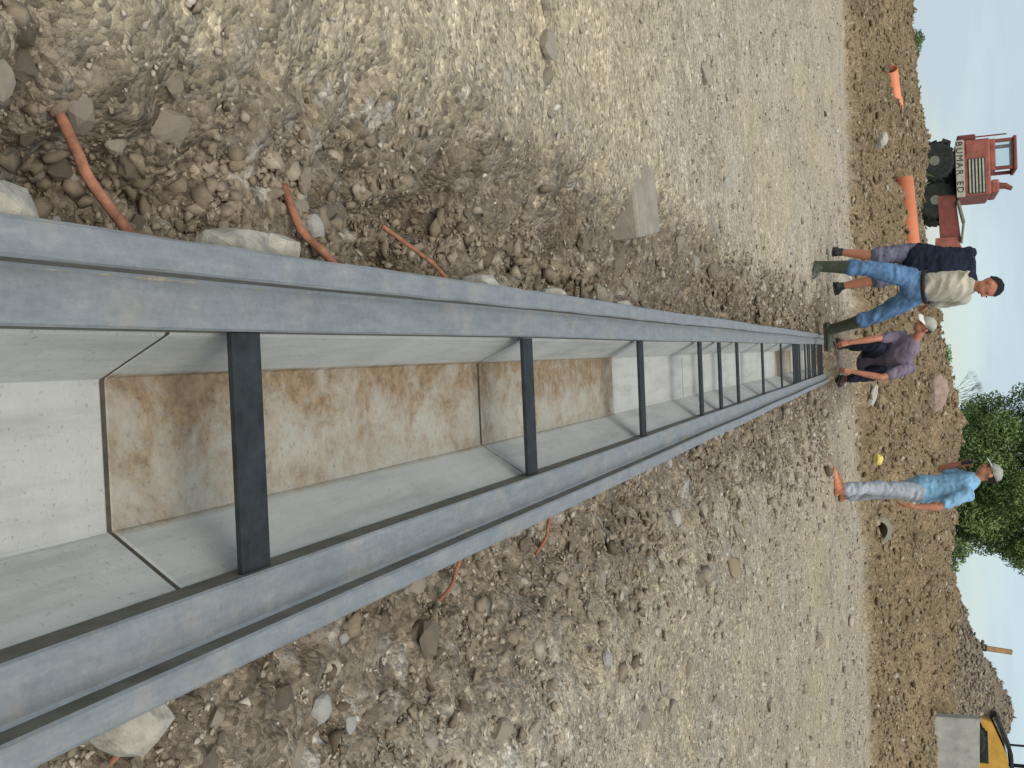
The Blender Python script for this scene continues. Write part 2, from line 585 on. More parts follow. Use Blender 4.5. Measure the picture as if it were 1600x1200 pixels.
# ------------------------------------------------------------------ ground sheet
def build_ground():
    d = [0.12]
    while d[-1] < 34:
        d.append(d[-1] * 1.0046)
    while d[-1] < 900:
        d.append(d[-1] * 1.035)
    d = np.array(d)
    s = np.concatenate([-np.geomspace(5, 0.80, 26)[:-1], np.arange(-0.80, 1.0, 0.0046), np.geomspace(1.0, 5, 26)])
    D, SX = np.meshgrid(d, s, indexing='ij')
    Y = D - 0.45
    X = 0.107 + SX * (D + 0.05)
    soil, bank, bank_y, grass, tan = zones(X, Y)
    Z = terrain(X, Y)
    trench = Z < -0.3
    amt = np.where(trench, 0, 1)
    stone = np.zeros_like(X); tint = np.zeros_like(X)
    for size, keep, seed, far in ((0.085, 0.10, 101, 9), (0.040, 0.22, 111, 7), (0.10, 0.04, 131, 40)):
        h, t = cells(X, Y, size, seed, keep)
        if size > 0.1:
            f = bank * (1 - grass)
        else:
            f = sstep(far, far * 0.5, Y) * (1 - 0.75 * sstep(-0.42, -0.8, X)) * (1 - 0.5 * tan) * (1 - bank)
        h = h * f * amt
        Z = Z + h * size * 0.5
        on = h > 0.06
        stone = np.where(on, 1.0, stone); tint = np.where(on, t, tint)
    crumb = np.clip(soil + 0.7 * sstep(0.3, 0.8, X), 0, 1) * (1 - bank) * amt
    for size, keep, seed, far in ((0.055, 0.45, 201, 9), (0.030, 0.5, 211, 4)):
        h, t = cells(X, Y, size, seed, keep)
        Z = Z + h * size * 0.75 * crumb * sstep(far, far * 0.5, Y)
    # fine roughness
    pack = sstep(-0.42, -0.8, X)
    Z = Z + amt * sstep(9, 2, Y) * (0.010 - 0.006 * pack + 0.012 * soil) * fbm(X, Y, 26, 3, 81)
    r = np.sqrt(((X - 8.5) / 1.1) ** 2 + ((Y - 26.0) / 0.9) ** 2)
    grey = sstep(3.3, 2.7, r)
    n0, n1 = X.shape
    idx = np.arange(n0 * n1).reshape(n0, n1)
    quads = np.stack([idx[:-1, :-1], idx[:-1, 1:], idx[1:, 1:], idx[1:, :-1]], -1).reshape(-1, 4)
    V = np.stack([X, Y, Z], -1).reshape(-1, 3)
    o = np_mesh('ground', V, quads, MAT['ground'], dict(soil=soil.ravel() * (1 - bank.ravel()), bank=bank.ravel(), grass=(grass * (1 - grey)).ravel(), tan=tan.ravel(), pack=(pack * (1 - bank)).ravel(), stone=stone.ravel(), tint=tint.ravel(), grey=grey.ravel()), smooth=True)
    o['kind'] = 'structure'
    o['label'] = 'bare gravel and earth ground of the building site'
    return o


ground = build_ground()


def gz(x, y):
    return float(terrain(np.array([float(x)]), np.array([float(y)]))[0])


# ------------------------------------------------------------------ stones
ICO = None
def ico(sub):
    bm = bmesh.new()
    bmesh.ops.create_icosphere(bm, subdivisions=sub, radius=1.0)
    v = np.array([x.co[:] for x in bm.verts]); f = np.array([[q.index for q in p.verts] for p in bm.faces])
    bm.free()
    return v, f


ICO1, ICO2 = ico(1), ico(2)


def rock_mesh(name, seed, mat, rough=0.22):
    rg = np.random.default_rng(seed)
    v, f = ICO2[0].copy(), ICO2[1]
    for _ in range(7):                                   # cut flat faces
        n = rg.normal(size=3); n /= np.linalg.norm(n)
        k = rg.uniform(0.55, 0.9)
        dd = v @ n
        v -= np.outer(np.maximum(0, dd - k), n) * 0.9
    v *= 1 + rough * (rg.random(len(v))[:, None] - 0.5)
    v *= np.array([1.0, rg.uniform(0.65, 1.0), rg.uniform(0.45, 0.75)])
    me = bpy.data.meshes.new(name)
    me.from_pydata([tuple(p) for p in v], [], [tuple(q) for q in f])
    me.materials.append(mat)
    return me


ROCKS = [rock_mesh('stone', 200 + i, MAT['stone']) for i in range(7)]
CLODS = [rock_mesh('soil_clod', 300 + i, MAT['clod'], 0.4) for i in range(5)]
WHITES = [rock_mesh('stone', 400 + i, MAT['white_stone']) for i in range(3)]


def put_stone(me, x, y, size, sink=0.35, z=None, name='stone'):
    o = bpy.data.objects.new(name, me)
    C.objects.link(o)
    o.parent = ground
    zz = gz(x, y) if z is None else z
    o.location = (x, y, zz + size * (0.5 - sink))
    o.scale = (size, size, size)
    o.rotation_euler = (random.uniform(-0.35, 0.35), random.uniform(-0.35, 0.35), random.uniform(0, 6.28))
    return o


# stones that can be told apart in the photograph: x, y, radius, kind
KEY = [(-0.335, 0.99, .036, 'r'), (-0.33, 0.83, .030, 'r'), (-0.265, 0.815, .034, 'r'), (-0.245, 0.86, .030, 'c'), (-0.37, 0.92, .028, 'c'),
       (-0.24, 1.47, .026, 'w'), (-0.245, 1.13, .026, 'r'), (-0.34, 1.18, .020, 'r'), (-0.205, 0.80, .03, 'w'),
       (-0.40, 0.90, .03, 'c'), (-0.89, 5.4, .035, 'w'), (-0.36, 2.1, .018, 'r'), (-0.285, 1.07, .026, 'c'),
       (0.54, 1.40, .030, 'w'), (0.60, 1.52, .027, 'w'), (0.585, 1.33, .026, 'r'), (0.535, 1.80, .040, 'c'), (0.49, 1.30, .028, 'c'),
       (1.085, 5.25, .065, 't'), (1.17, 3.23, .045, 'r'), (1.306, 3.69, .05, 'r'), (0.858, 2.8, .03, 'w'),
       (0.61, 2.71, .03, 'r'), (0.66, 2.96, .03, 'r'), (0.48, 2.55, .03, 'c'), (0.925, 4.19, .04, 'c'), (0.47, 1.62, .025, 'c'), (0.56, 1.66, .028, 'c'),
       (0.66, 1.24, .03, 'r'), (0.62, 1.60, .025, 'c'), (0.72, 1.75, .026, 'r'), (0.80, 2.05, .03, 'r'), (2.6, 9.5, .09, 'c'), (0.44, 4.2, .03, 'w')]
TANROCK = rock_mesh('stone', 500, stone_material('ochre_stone', [(0.33, 0.26, 0.175), (0.33, 0.26, 0.175)]))
for x, y, r, k in KEY:
    put_stone({'r': random.choice(ROCKS), 'c': random.choice(CLODS), 'w': random.choice(WHITES), 't': TANROCK}[k], x, y, r, 0.3)
n_st = 0
while n_st < 255:
    t = random.random()
    y = 0.75 * (13.0 / 0.75) ** (t ** 1.15)
    side = random.random()
    if side < 0.45:
        x = -0.18 - abs(random.gauss(0, 0.13)) * (0.7 + 0.12 * y)
    elif side < 0.93:
        x = 0.40 + abs(random.gauss(0, 0.42)) * (0.5 + 0.3 * y)
    else:
        y = max(y, 2.5)
        x = random.uniform(-0.6, -0.2) * (y + 0.4)
    if -0.2 < x < 0.41:
        continue
    size = random.uniform(0.008, 0.020) * (0.75 + 0.42 * min(y, 5.5) ** 0.8) * random.choice((0.8, 1, 1, 1.5))
    near_drain = (-0.5 < x < 0.85)
    me = random.choice(CLODS) if (near_drain and random.random() < 0.55) else random.choice(ROCKS if random.random() < 0.93 else WHITES)
    put_stone(me, x, y, size, random.uniform(0.15, 0.5))
    n_st += 1


def scatter(name, label, n, mat, place, size, seed, flat=(0.45, 0.8), kind='stuff'):
    rg = np.random.default_rng(seed)
    x, y, ok = place(rg, n)
    x, y = x[ok], y[ok]
    n = len(x)
    sz = size(rg, x, y)
    v0, f0 = ICO1
    k = len(v0)
    jit = 1.1 + 0.8 * (rg.random((n, k)) - 0.5)
    V = np.repeat(v0[None], n, 0)
    for _ in range(4):
        pn = rg.normal(size=(n, 3)); pn /= np.linalg.norm(pn, axis=1)[:, None]
        dd = np.einsum('nki,ni->nk', V, pn)
        V = V - np.maximum(0, dd - rg.uniform(0.12, 0.6, n)[:, None])[..., None] * pn[:, None]
    V = V * jit[..., None]
    V[..., 1] *= rg.uniform(0.6, 1, n)[:, None]
    V[..., 2] *= rg.uniform(*flat, n)[:, None]
    th = rg.random(n) * 6.28; ph = rg.normal(0, 0.35, n)
    cy_, sy_ = np.cos(ph)[:, None], np.sin(ph)[:, None]
    a, b, c = V[..., 0].copy(), V[..., 1].copy(), V[..., 2].copy()
    a, c = a * cy_ - c * sy_, a * sy_ + c * cy_
    ct, st = np.cos(th)[:, None], np.sin(th)[:, None]
    V = np.stack([a * ct - b * st, a * st + b * ct, c], -1) * sz[:, None, None]
    z = terrain(x, y)
    V += np.stack([x, y, z + sz * rg.uniform(-0.1, 0.35, n)], -1)[:, None]
    F = f0[None] + (np.arange(n) * k)[:, None, None]
    tint = np.repeat(np.clip(rg.normal(0.5, 0.24, n), 0, 1), k)
    o = np_mesh(name, V.reshape(-1, 3), F.reshape(-1, 3), mat, dict(tint=tint), n=3)
    o['kind'] = kind
    o['label'] = label
    return o


def place_gravel(rg, n):
    y = 0.7 * (16 / 0.7) ** (rg.random(n) ** 1.05) - 0.0
    x = 0.107 + rg.uniform(-0.62, 0.72, n) * (y + 0.5)
    soil, bank, by, grass, tan = zones(x, y)
    ok = ((x < -0.185) | (x > 0.40)) & (bank < 0.5) & (rg.random(n) > 0.72 * tan) & (rg.random(n) > 0.45 * (x < -0.7))
    return x, y, ok


def size_gravel(rg, x, y):
    return np.exp(rg.normal(0, 0.45, len(x))) * 0.0029 * (0.55 + 0.62 * y ** 0.85)


scatter('gravel', 'loose grey and tan gravel strewn over the compacted ground', 52000, MAT['gravel'], place_gravel, size_gravel, 5)


def place_strip(rg, n):
    y = 0.68 * (11 / 0.68) ** rg.random(n)
    side = rg.random(n) < 0.52
    x = np.where(side, -0.178 - np.abs(rg.normal(0, 0.115, n)) * (0.8 + 0.1 * y), 0.392 + np.abs(rg.normal(0, 0.20, n)) * (0.7 + 0.16 * y))
    return x, y, fbm(x, y, 4.0, 3, 91) + rg.normal(0, 0.12, n) > -0.06


scatter('soil_crumbs', 'loose brown soil crumbs and stones heaped along both sides of the drain', 52000, tint_material('loose_soil', [(0.12, 0.092, 0.062), (0.20, 0.158, 0.110), (0.26, 0.21, 0.15), (0.37, 0.32, 0.25)]), place_strip,
        lambda rg, x, y: np.exp(np.clip(rg.normal(0, 0.62, len(x)), -1.6, 1.7)) * 0.0042 * (0.8 + 0.24 * y), 9)


def place_bank(rg, n):
    y = rg.uniform(15.8, 25, n)
    x = rg.uniform(-0.5, 0.6, n) * y
    soil, bank, by, grass, tan = zones(x, y)
    return x, y, bank > 0.5


scatter('earth_clods', 'brown earth clods and small stones on the dug bank', 26000, MAT['bankclod'], place_bank,
        lambda rg, x, y: np.exp(np.clip(rg.normal(0, 0.5, len(x)), -1.2, 1.0)) * 0.030, 6)


def place_heap(rg, n):
    r = np.sqrt(rg.random(n)) * 3.6; a = rg.random(n) * 6.28
    x = 8.5 + r * np.cos(a) * 1.1; y = 26 + r * np.sin(a) * 0.9
    return x, y, np.ones(n, bool)


scatter('rubble', 'grey rubble covering the spoil heap at the side', 8000, tint_material('grey_brown_rubble', [(0.10, 0.08, 0.058), (0.19, 0.158, 0.12), (0.26, 0.22, 0.172), (0.37, 0.33, 0.27)]), place_heap,
        lambda rg, x, y: np.exp(np.clip(rg.normal(0, 0.45, len(x)), -1, 1)) * 0.036, 8)

# ------------------------------------------------------------------ the drain
drain = thing('drain_channel', 'long concrete drainage channel with galvanised steel rails and dark cross bars', 'drain channel')
Y_END = 12.42
JOINTS = [-0.20, 1.085, 2.385, 3.655, 4.94, 6.22, 7.50, 8.78, 10.06, 11.34, Y_END]
TROUGH = [(-0.162, -0.30), (0.374, -0.30), (0.372, -0.064), (0.282, -0.087), (0.276, -0.089), (0.206, -0.193), (0.2035, -0.1985), (0.199, -0.20),
          (0.003, -0.20), (-0.0015, -0.1985), (-0.004, -0.193), (-0.054, -0.089), (-0.060, -0.087), (-0.160, -0.064)]
for i, (a, b) in enumerate(zip(JOINTS, JOINTS[1:])):
    bm = bmesh.new()
    dx, dz = random.uniform(-0.002, 0.002), random.uniform(-0.003, 0.003)
    cx, cz = 0.107, -0.25
    ys = [a + 0.0045, a + 0.0075] + list(np.linspace(a + 0.05, b - 0.05, 6)) + [b - 0.0075, b - 0.0045]
    rings = []
    for k, yv in enumerate(ys):
        inset = 0.0022 if k in (0, len(ys) - 1) else 0.0
        ring = []
        for (px, pz) in TROUGH:
            ox = 0.0; oz = 0.0
            if -0.06 < px < 0.28 and pz > -0.25:      # arris of the joint on the inside
                oz = -inset * 0.8
                ox = inset * (1 if px > 0.107 else -1) * 0.7
            ring.append(bm.verts.new((px + dx + ox + random.uniform(-.0006, .0006), yv, pz + dz + oz + random.uniform(-.0006, .0006))))
        rings.append(ring)
    n = len(TROUGH)
    for p, q in zip(rings, rings[1:]):
        for k in range(n):
            bm.faces.new((p[k], p[(k + 1) % n], q[(k + 1) % n], q[k]))
    bm.faces.new(rings[0][::-1]); bm.faces.new(rings[-1])
    st = i in (1, 2, 7)
    o = bm_obj('trough_segment', bm, MAT['stained' if st else 'concrete'], drain)
    if i == 1:
        o['label'] = 'concrete trough with brown stained floor'

SEAL = simple('dirty_joint', (0.075, 0.066, 0.052), 0.3, 40, 0.95, 0, 0.1)
for yj in JOINTS[1:-1]:
    bm = bmesh.new()
    low = []
    for px, pz in TROUGH:
        if -0.10 < px < 0.30 and pz > -0.25:
            low.append((px + (0.0022 if px > 0.107 else -0.0022), pz - 0.0022))
        else:
            low.append((px, pz - (0.004 if pz > -0.1 else 0)))
    add_prism(bm, low, yj - 0.0043, yj + 0.0043, lambda p, t: Vector((p[0], t, p[1])))
    bm_obj('joint_seal', bm, SEAL, drain)

R_PROF = [(0.2745, -0.084), (0.2745, -0.041), (0.2775, -0.0375), (0.334, -0.0370), (0.3385, -0.0335), (0.3385, -0.0045), (0.3420, -0.0005), (0.3475, 0.0),
          (0.3700, -0.0005), (0.3745, -0.004), (0.3760, -0.010), (0.3760, -0.061), (0.2800, -0.084)]
RAIL_ENDS = [-0.20, 3.655, 7.50, 11.34, Y_END]
for side in (1, -1):
    for a, b in zip(RAIL_ENDS, RAIL_ENDS[1:]):
        bm = bmesh.new()
        prof = R_PROF if side == 1 else [(0.2145 - x - (0.006 if x > 0.36 else 0), z) for x, z in R_PROF]
        ys = list(np.arange(a + 0.0015, b - 0.05, 0.12)) + [b - 0.0015]
        rings = []
        for yv in ys:
            wob = 0.0015 * math.sin(yv * 2.3 + side)
            wz = 0.0012 * math.sin(yv * 3.1 + 2 * side)
            rings.append([bm.verts.new((x + wob + (random.uniform(-.0012, .0012) if abs(z) < 0.012 and side == -1 else 0), yv, z + wz)) for x, z in prof])
        n = len(prof)
        for p, q in zip(rings, rings[1:]):
            for k in range(n):
                fc_ = bm.faces.new((p[k], p[(k + 1) % n], q[(k + 1) % n], q[k]))
                if k in (0, 4):                       # upright step and lip faces get a darker olive tone
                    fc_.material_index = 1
        bm.faces.new(rings[0][::-1]); bm.faces.new(rings[-1])
        rail = bm_obj('rail', bm, MAT['galv'], drain)
        rail.data.materials.append(MAT['rail_upright'])
        # dry sand caught in the corner of the seat
        bm = bmesh.new()
        x0 = 0.3385 if side == 1 else 0.2145 - 0.3385
        yv = a + 0.01
        prev = None
        while yv < b - 0.02:
            w = max(0.0008, 0.0016 + 0.0016 * math.sin(yv * 3.3 + side) * math.sin(yv * 7.9) + random.uniform(-0.0015, 0.0015))
            wob = 0.0015 * math.sin(yv * 2.3 + side); wz = 0.0012 * math.sin(yv * 3.1 + 2 * side)
            ring = [bm.verts.new((x0 + wob, yv, -0.037 + wz + w * 0.9)), bm.verts.new((x0 + wob - side * w * 1.5, yv, -0.0366 + wz)), bm.verts.new((x0 + wob, yv, -0.0385 + wz))]
            if prev:
                for k in range(3):
                    bm.faces.new((prev[k], prev[(k + 1) % 3], ring[(k + 1) % 3], ring[k]))
            else:
                bm.faces.new(ring)
            prev = ring
            yv += 0.03 if yv < 4 else 0.08
        bm.faces.new(prev[::-1])
        bm_obj('sand_fillet', bm, MAT['sand'], rail)

bm = bmesh.new()
add_box(bm, (-0.0585, -0.033, -0.060), (0.2735, 0.033, -0.0505), 0.0015)
bar0 = bm_obj('crossbar', bm, MAT['bar'], drain)
BARS = [1.200, 2.345, 3.50, 4.625, 5.15, 5.735, 6.825, 7.925, 8.86, 8.97, 9.10, 9.22, 9.40, 9.95, 10.25, 10.45, 10.75, 10.95, 11.15, 11.5, 11.7, 11.9, 12.1]
for i, yv in enumerate(BARS):
    o = bar0 if i == 0 else bar0.copy()
    if i:
        C.objects.link(o)
    o.location = (0, yv, 0)
    o.rotation_euler = (0, 0, random.uniform(-0.008, 0.008))

# rusty ties sticking out of the sides
TIES = [[(-0.15, 1.02, -.06), (-0.19, 0.985, -.070), (-0.235, 0.947, -.078), (-0.265, 0.938, -.085), (-0.31, 0.935, -.105)],
        [(-0.15, 1.50, -.06), (-0.19, 1.45, -.070), (-0.22, 1.40, -.078), (-0.245, 1.388, -.083), (-0.295, 1.386, -.10)],
        [(-0.15, 1.95, -.06), (-0.20, 1.89, -.075), (-0.235, 1.79, -.085), (-0.27, 1.74, -.115)],
        [(0.36, 1.065, -.06), (0.40, 1.04, -.085), (0.44, 1.00, -.10), (0.48, 0.95, -.125)],
        [(0.36, 1.49, -.06), (0.415, 1.46, -.085), (0.45, 1.445, -.095), (0.495, 1.42, -.125)],
        [(0.36, 1.96, -.06), (0.43, 1.94, -.085), (0.46, 1.92, -.09), (0.495, 1.893, -.12)],
        [(0.36, 2.52, -.06), (0.43, 2.52, -.08), (0.46, 2.515, -.085), (0.505, 2.51, -.115)]]
for pts in TIES:
    pts = [Vector(p) for p in pts]
    fine = []
    for i in range(len(pts) - 1):
        p0, p1, p2, p3 = pts[max(0, i - 1)], pts[i], pts[i + 1], pts[min(len(pts) - 1, i + 2)]
        for t in (0, 0.25, 0.5, 0.75):
            fine.append(0.5 * ((2 * p1) + (-p0 + p2) * t + (2 * p0 - 5 * p1 + 4 * p2 - p3) * t * t + (-p0 + 3 * p1 - 3 * p2 + p3) * t ** 3))
    fine.append(pts[-1])
    bm = bmesh.new()
    add_tube(bm, fine, 0.0068 if pts[0].y < 1.6 and pts[0].x < 0 else 0.0045, 8)
    bm_obj('anchor_tie', bm, MAT['rusty'], drain, True)

# mortar squeezed out along the sides
for (x, y, z, sx, sy, sz, mt) in [(-0.172, 1.20, -.048, .034, .080, .040, 'mortar'), (-0.176, 1.285, -.050, .030, .050, .042, 'mortar'), (-0.175, 0.79, -.05, .035, .055, .04, 'mortar'),
                                  (-0.174, 2.07, -.045, .024, .05, .04, 'mortar'), (-0.174, 2.56, -.045, .02, .05, .04, 'mortar'), (0.405, 0.97, -.075, .045, .06, .05, 'mortar'),
                                  (0.384, 2.17, -.05, .016, .03, .04, 'mortar'), (0.386, 2.66, -.05, .016, .045, .04, 'mortar'), (-0.172, 3.3, -.05, .02, .06, .04, 'mortar')]:
    v, f = ICO2[0].copy(), ICO2[1]
    v = v * (1 + 0.28 * (RNG.random(len(v))[:, None] - 0.5)) * np.array([sx, sy, sz]) + np.array([x, y, z - 0.012])
    mesh_obj('mortar_haunch', v, f, MAT[mt], drain)

# kerb block lying on the gravel
kb = bmesh.new()
vs_ = add_box(kb, (-0.22, -0.17, -0.07), (0.17, 0.17, 0.05), 0.012)
kerb = bm_obj('kerb_block', kb, simple('weathered_concrete', (0.27, 0.235, 0.19), 0.25, 12, 0.92, 0, 0.2, 0.6, 50, 0.006))
kerb.location = (-0.60, 3.58, gz(-0.75, 3.6) - 0.052)
kerb.rotation_euler = (0.0, -0.03, 0.16)
tag(kerb, 'flat grey concrete block half sunk in the gravel beside the drain', 'concrete block')



# ------------------------------------------------------------------ people
def loft(bm, pts, rads, side, seg=14):
    """closed elliptical tube; rads = (half width along side, half depth)"""
    pts = [Vector(p) for p in pts]
    side = Vector(side)
    rings = []
    full = []
    t_a = (pts[1] - pts[0]).normalized(); t_b = (pts[-1] - pts[-2]).normalized()
    r0, r1 = rads[0], rads[-1]
    full.append((pts[0] - t_a * min(r0) * 0.75, (r0[0] * 0.45, r0[1] * 0.45)))
    full.append((pts[0] - t_a * min(r0) * 0.4, (r0[0] * 0.82, r0[1] * 0.82)))
    full += list(zip(pts, rads))
    full.append((pts[-1] + t_b * min(r1) * 0.4, (r1[0] * 0.82, r1[1] * 0.82)))
    full.append((pts[-1] + t_b * min(r1) * 0.75, (r1[0] * 0.45, r1[1] * 0.45)))
    P = [f[0] for f in full]
    for i, (p, r) in enumerate(full):
        t = (P[min(len(P) - 1, i + 1)] - P[max(0, i - 1)]).normalized()
        s = side - t * side.dot(t)
        if s.length < 1e-4:
            s = t.orthogonal()
        s.normalize()
        f = t.cross(s)
        rings.append([bm.verts.new(p + s * (math.cos(2 * math.pi * k / seg) * r[0]) + f * (math.sin(2 * math.pi * k / seg) * r[1])) for k in range(seg)])
    for a, b in zip(rings, rings[1:]):
        for k in range(seg):
            bm.faces.new((a[k], a[(k + 1) % seg], b[(k + 1) % seg], b[k]))
    bm.faces.new(rings[0][::-1]); bm.faces.new(rings[-1])


def limb(bm, pts, rads, side=(1, 0, 0), seg=12):
    loft(bm, pts, [(r, r) if not hasattr(r, '__len__') else r for r in rads], side, seg)


def blob(bm, c, axes, radii):
    v, f = ICO2
    A = np.array([list(Vector(a).normalized()) for a in axes])
    pts = (v * np.array(radii)) @ A + np.array(list(c))
    vv = [bm.verts.new(tuple(p)) for p in pts]
    for q in f:
        bm.faces.new([vv[i] for i in q])


def fused(name, bm, mat, parent, voxel=0.011, smooth=3, wrinkle=0.0, wfreq=14):
    bmesh.ops.recalc_face_normals(bm, faces=bm.faces[:])
    me = bpy.data.meshes.new(name + '_raw')
    bm.to_mesh(me); bm.free()
    tmp = bpy.data.objects.new(name + '_raw', me)
    C.objects.link(tmp)
    r = tmp.modifiers.new('r', 'REMESH'); r.mode = 'VOXEL'; r.voxel_size = voxel
    if smooth:
        s = tmp.modifiers.new('s', 'SMOOTH'); s.iterations = smooth; s.factor = 0.5
    dg = bpy.context.evaluated_depsgraph_get()
    out = bpy.data.meshes.new_from_object(tmp.evaluated_get(dg))
    bpy.data.objects.remove(tmp); bpy.data.meshes.remove(me)
    out.name = name
    if wrinkle:
        n = len(out.vertices)
        co = np.empty(n * 3, np.float32); out.vertices.foreach_get('co', co); co = co.reshape(-1, 3)
        no = np.empty(n * 3, np.float32); out.vertex_normals.foreach_get('vector', no); no = no.reshape(-1, 3)
        w = fbm(co[:, 0] + 0.7 * co[:, 2], co[:, 2] * 1.6 + co[:, 1], wfreq, 3, 17)
        w = -np.abs(w) * 2 + 0.4
        co = co + no * (w * wrinkle)[:, None]
        out.vertices.foreach_set('co', co.ravel().astype(np.float32))
    out.polygons.foreach_set('use_smooth', [True] * len(out.polygons))
    out.materials.clear()
    out.materials.append(mat)
    o = bpy.data.objects.new(name, out)
    C.objects.link(o)
    if parent:
        o.parent = parent
    return o


def hand(bm, wrist, d, palm, curl=0.5, thumb=1):
    """d: direction of the hand, palm: direction the palm faces, thumb: +1/-1 side"""
    w = Vector(wrist); d = Vector(d).normalized(); pn = Vector(palm); pn = (pn - d * pn.dot(d)).normalized()
    s = d.cross(pn).normalized() * thumb
    loft(bm, [w - d * 0.01, w + d * 0.03, w + d * 0.085], [(0.026, 0.020), (0.036, 0.017), (0.041, 0.014)], s, 10)
    for k, (off, ln) in enumerate(((0.030, 0.068), (0.010, 0.078), (-0.010, 0.072), (-0.030, 0.056))):
        p = w + d * 0.085 + s * off
        dd = d.copy(); pts = [p - d * 0.012]
        for j in range(3):
            a = curl * (0.35 + 0.35 * j)
            dd = (d * math.cos(a) + pn * math.sin(a)).normalized()
            pts.append(pts[-1] + dd * (ln / 3 + (0.012 if j == 0 else 0)))
        limb(bm, pts, [0.0092, 0.009, 0.0085, 0.0075], s, 7)
    t0 = w + d * 0.025 + s * 0.03
    limb(bm, [t0, t0 + (d * 0.6 + s * 0.6 + pn * 0.3) * 0.03, t0 + (d * 0.95 + s * 0.75 + pn * 0.5) * 0.05], [0.013, 0.0105, 0.009], pn, 7)


def head_parts(bm, c, face, up):
    f = Vector(face).normalized(); u = Vector(up); u = (u - f * u.dot(f)).normalized(); s = f.cross(u)
    c = Vector(c)
    blob(bm, c + u * 0.02 - f * 0.01, (s, f, u), (0.074, 0.095, 0.098))
    blob(bm, c - u * 0.045 + f * 0.025, (s, f, u), (0.056, 0.066, 0.066))
    limb(bm, [c + f * 0.088 + u * 0.015, c + f * 0.104 - u * 0.02], [0.009, 0.014], s, 8)
    for k in (-1, 1):
        blob(bm, c + s * 0.076 * k - f * 0.008, (s, f, u), (0.012, 0.020, 0.030))
    return f, u, s, c


def face_bits(par, f, u, s, c, dark, lip):
    for k in (-1, 1):
        bm = bmesh.new(); blob(bm, c + f * 0.084 + u * 0.018 + s * 0.031 * k, (s, f, u), (0.013, 0.007, 0.008))
        bm_obj('eye', bm, dark, par, True)
    bm = bmesh.new(); blob(bm, c + f * 0.087 - u * 0.055, (s, f, u), (0.024, 0.007, 0.006))
    bm_obj('mouth', bm, lip, par, True)


def dome(bm, c, f, u, s, rad, cut=-0.15, back=0.0):
    v, fc = ICO2[0], ICO2[1]
    keep = {}
    R = np.array(rad)
    for i, p in enumerate(v):
        keep[i] = p[2] - back * p[1]
    used = {}
    def vert(i):
        if i not in used:
            p = v[i] * R
            used[i] = bm.verts.new(c + s * p[0] + f * p[1] + u * p[2])
        return used[i]
    for q in fc:
        if min(keep[i] for i in q) > cut:
            bm.faces.new([vert(i) for i in q])
    ret = bmesh.ops.solidify(bm, geom=bm.faces[:], thickness=0.006)


def shoe(bm, ankle, toe_dir, length=0.27, wide=0.048, sole_z=None):
    a = Vector(ankle); d = Vector(toe_dir); d.z = 0; d.normalize()
    s = Vector((0, 0, 1)).cross(d)
    z = sole_z if sole_z is not None else a.z - 0.08
    heel = a - d * 0.055; heel.z = z + 0.038
    mid = a + d * 0.05; mid.z = z + 0.048
    ball = a + d * (length - 0.13); ball.z = z + 0.036
    toe = a + d * (length - 0.075); toe.z = z + 0.028
    loft(bm, [heel, mid, ball, toe], [(wide * 0.8, 0.036), (wide * 0.92, 0.046), (wide, 0.034), (wide * 0.8, 0.026)], s, 12)
    sb = bmesh.new()
    loft(sb, [heel + Vector((0, 0, -0.030)), ball + Vector((0, 0, -0.030)), toe + Vector((0, 0, -0.022))], [(wide * 0.90, 0.012), (wide * 1.10, 0.012), (wide * 0.92, 0.012)], s, 12)
    loft(bm, [mid - d * 0.05, a + Vector((0, 0, 0.02))], [(0.042, 0.05), (0.043, 0.046)], s, 12)
    return sb


def cloth(name, col, var=0.2, scale=10, rough=0.9):
    m = M(name, rough, 0, 0.15)
    v = m.coords()
    n = m.noise(v, scale, 5, 0.65)
    fine = m.noise(v, 160, 2, 0.6)
    c = m.ramp(n, [(0.3, [x * (1 - var) for x in col]), (0.7, [min(1, x * (1 + var)) for x in col])])
    c = m.mix(0.5, c, m.ramp(fine, [(0.3, 0.75), (0.7, 1.2)]), 'MULTIPLY')
    m.color(c)
    m.bump(fine, 0.3, 0.003)
    return m.m


SKIN = simple('sunburnt_skin', (0.42, 0.175, 0.105), 0.18, 14, 0.55, 0, 0.35)
SOLE = simple('dark_rubber_sole', (0.045, 0.035, 0.028), 0.3, 20, 0.85)
DARK = simple('dark_eye', (0.03, 0.02, 0.015), 0.1)
LIP = simple('lips', (0.30, 0.10, 0.075), 0.1)


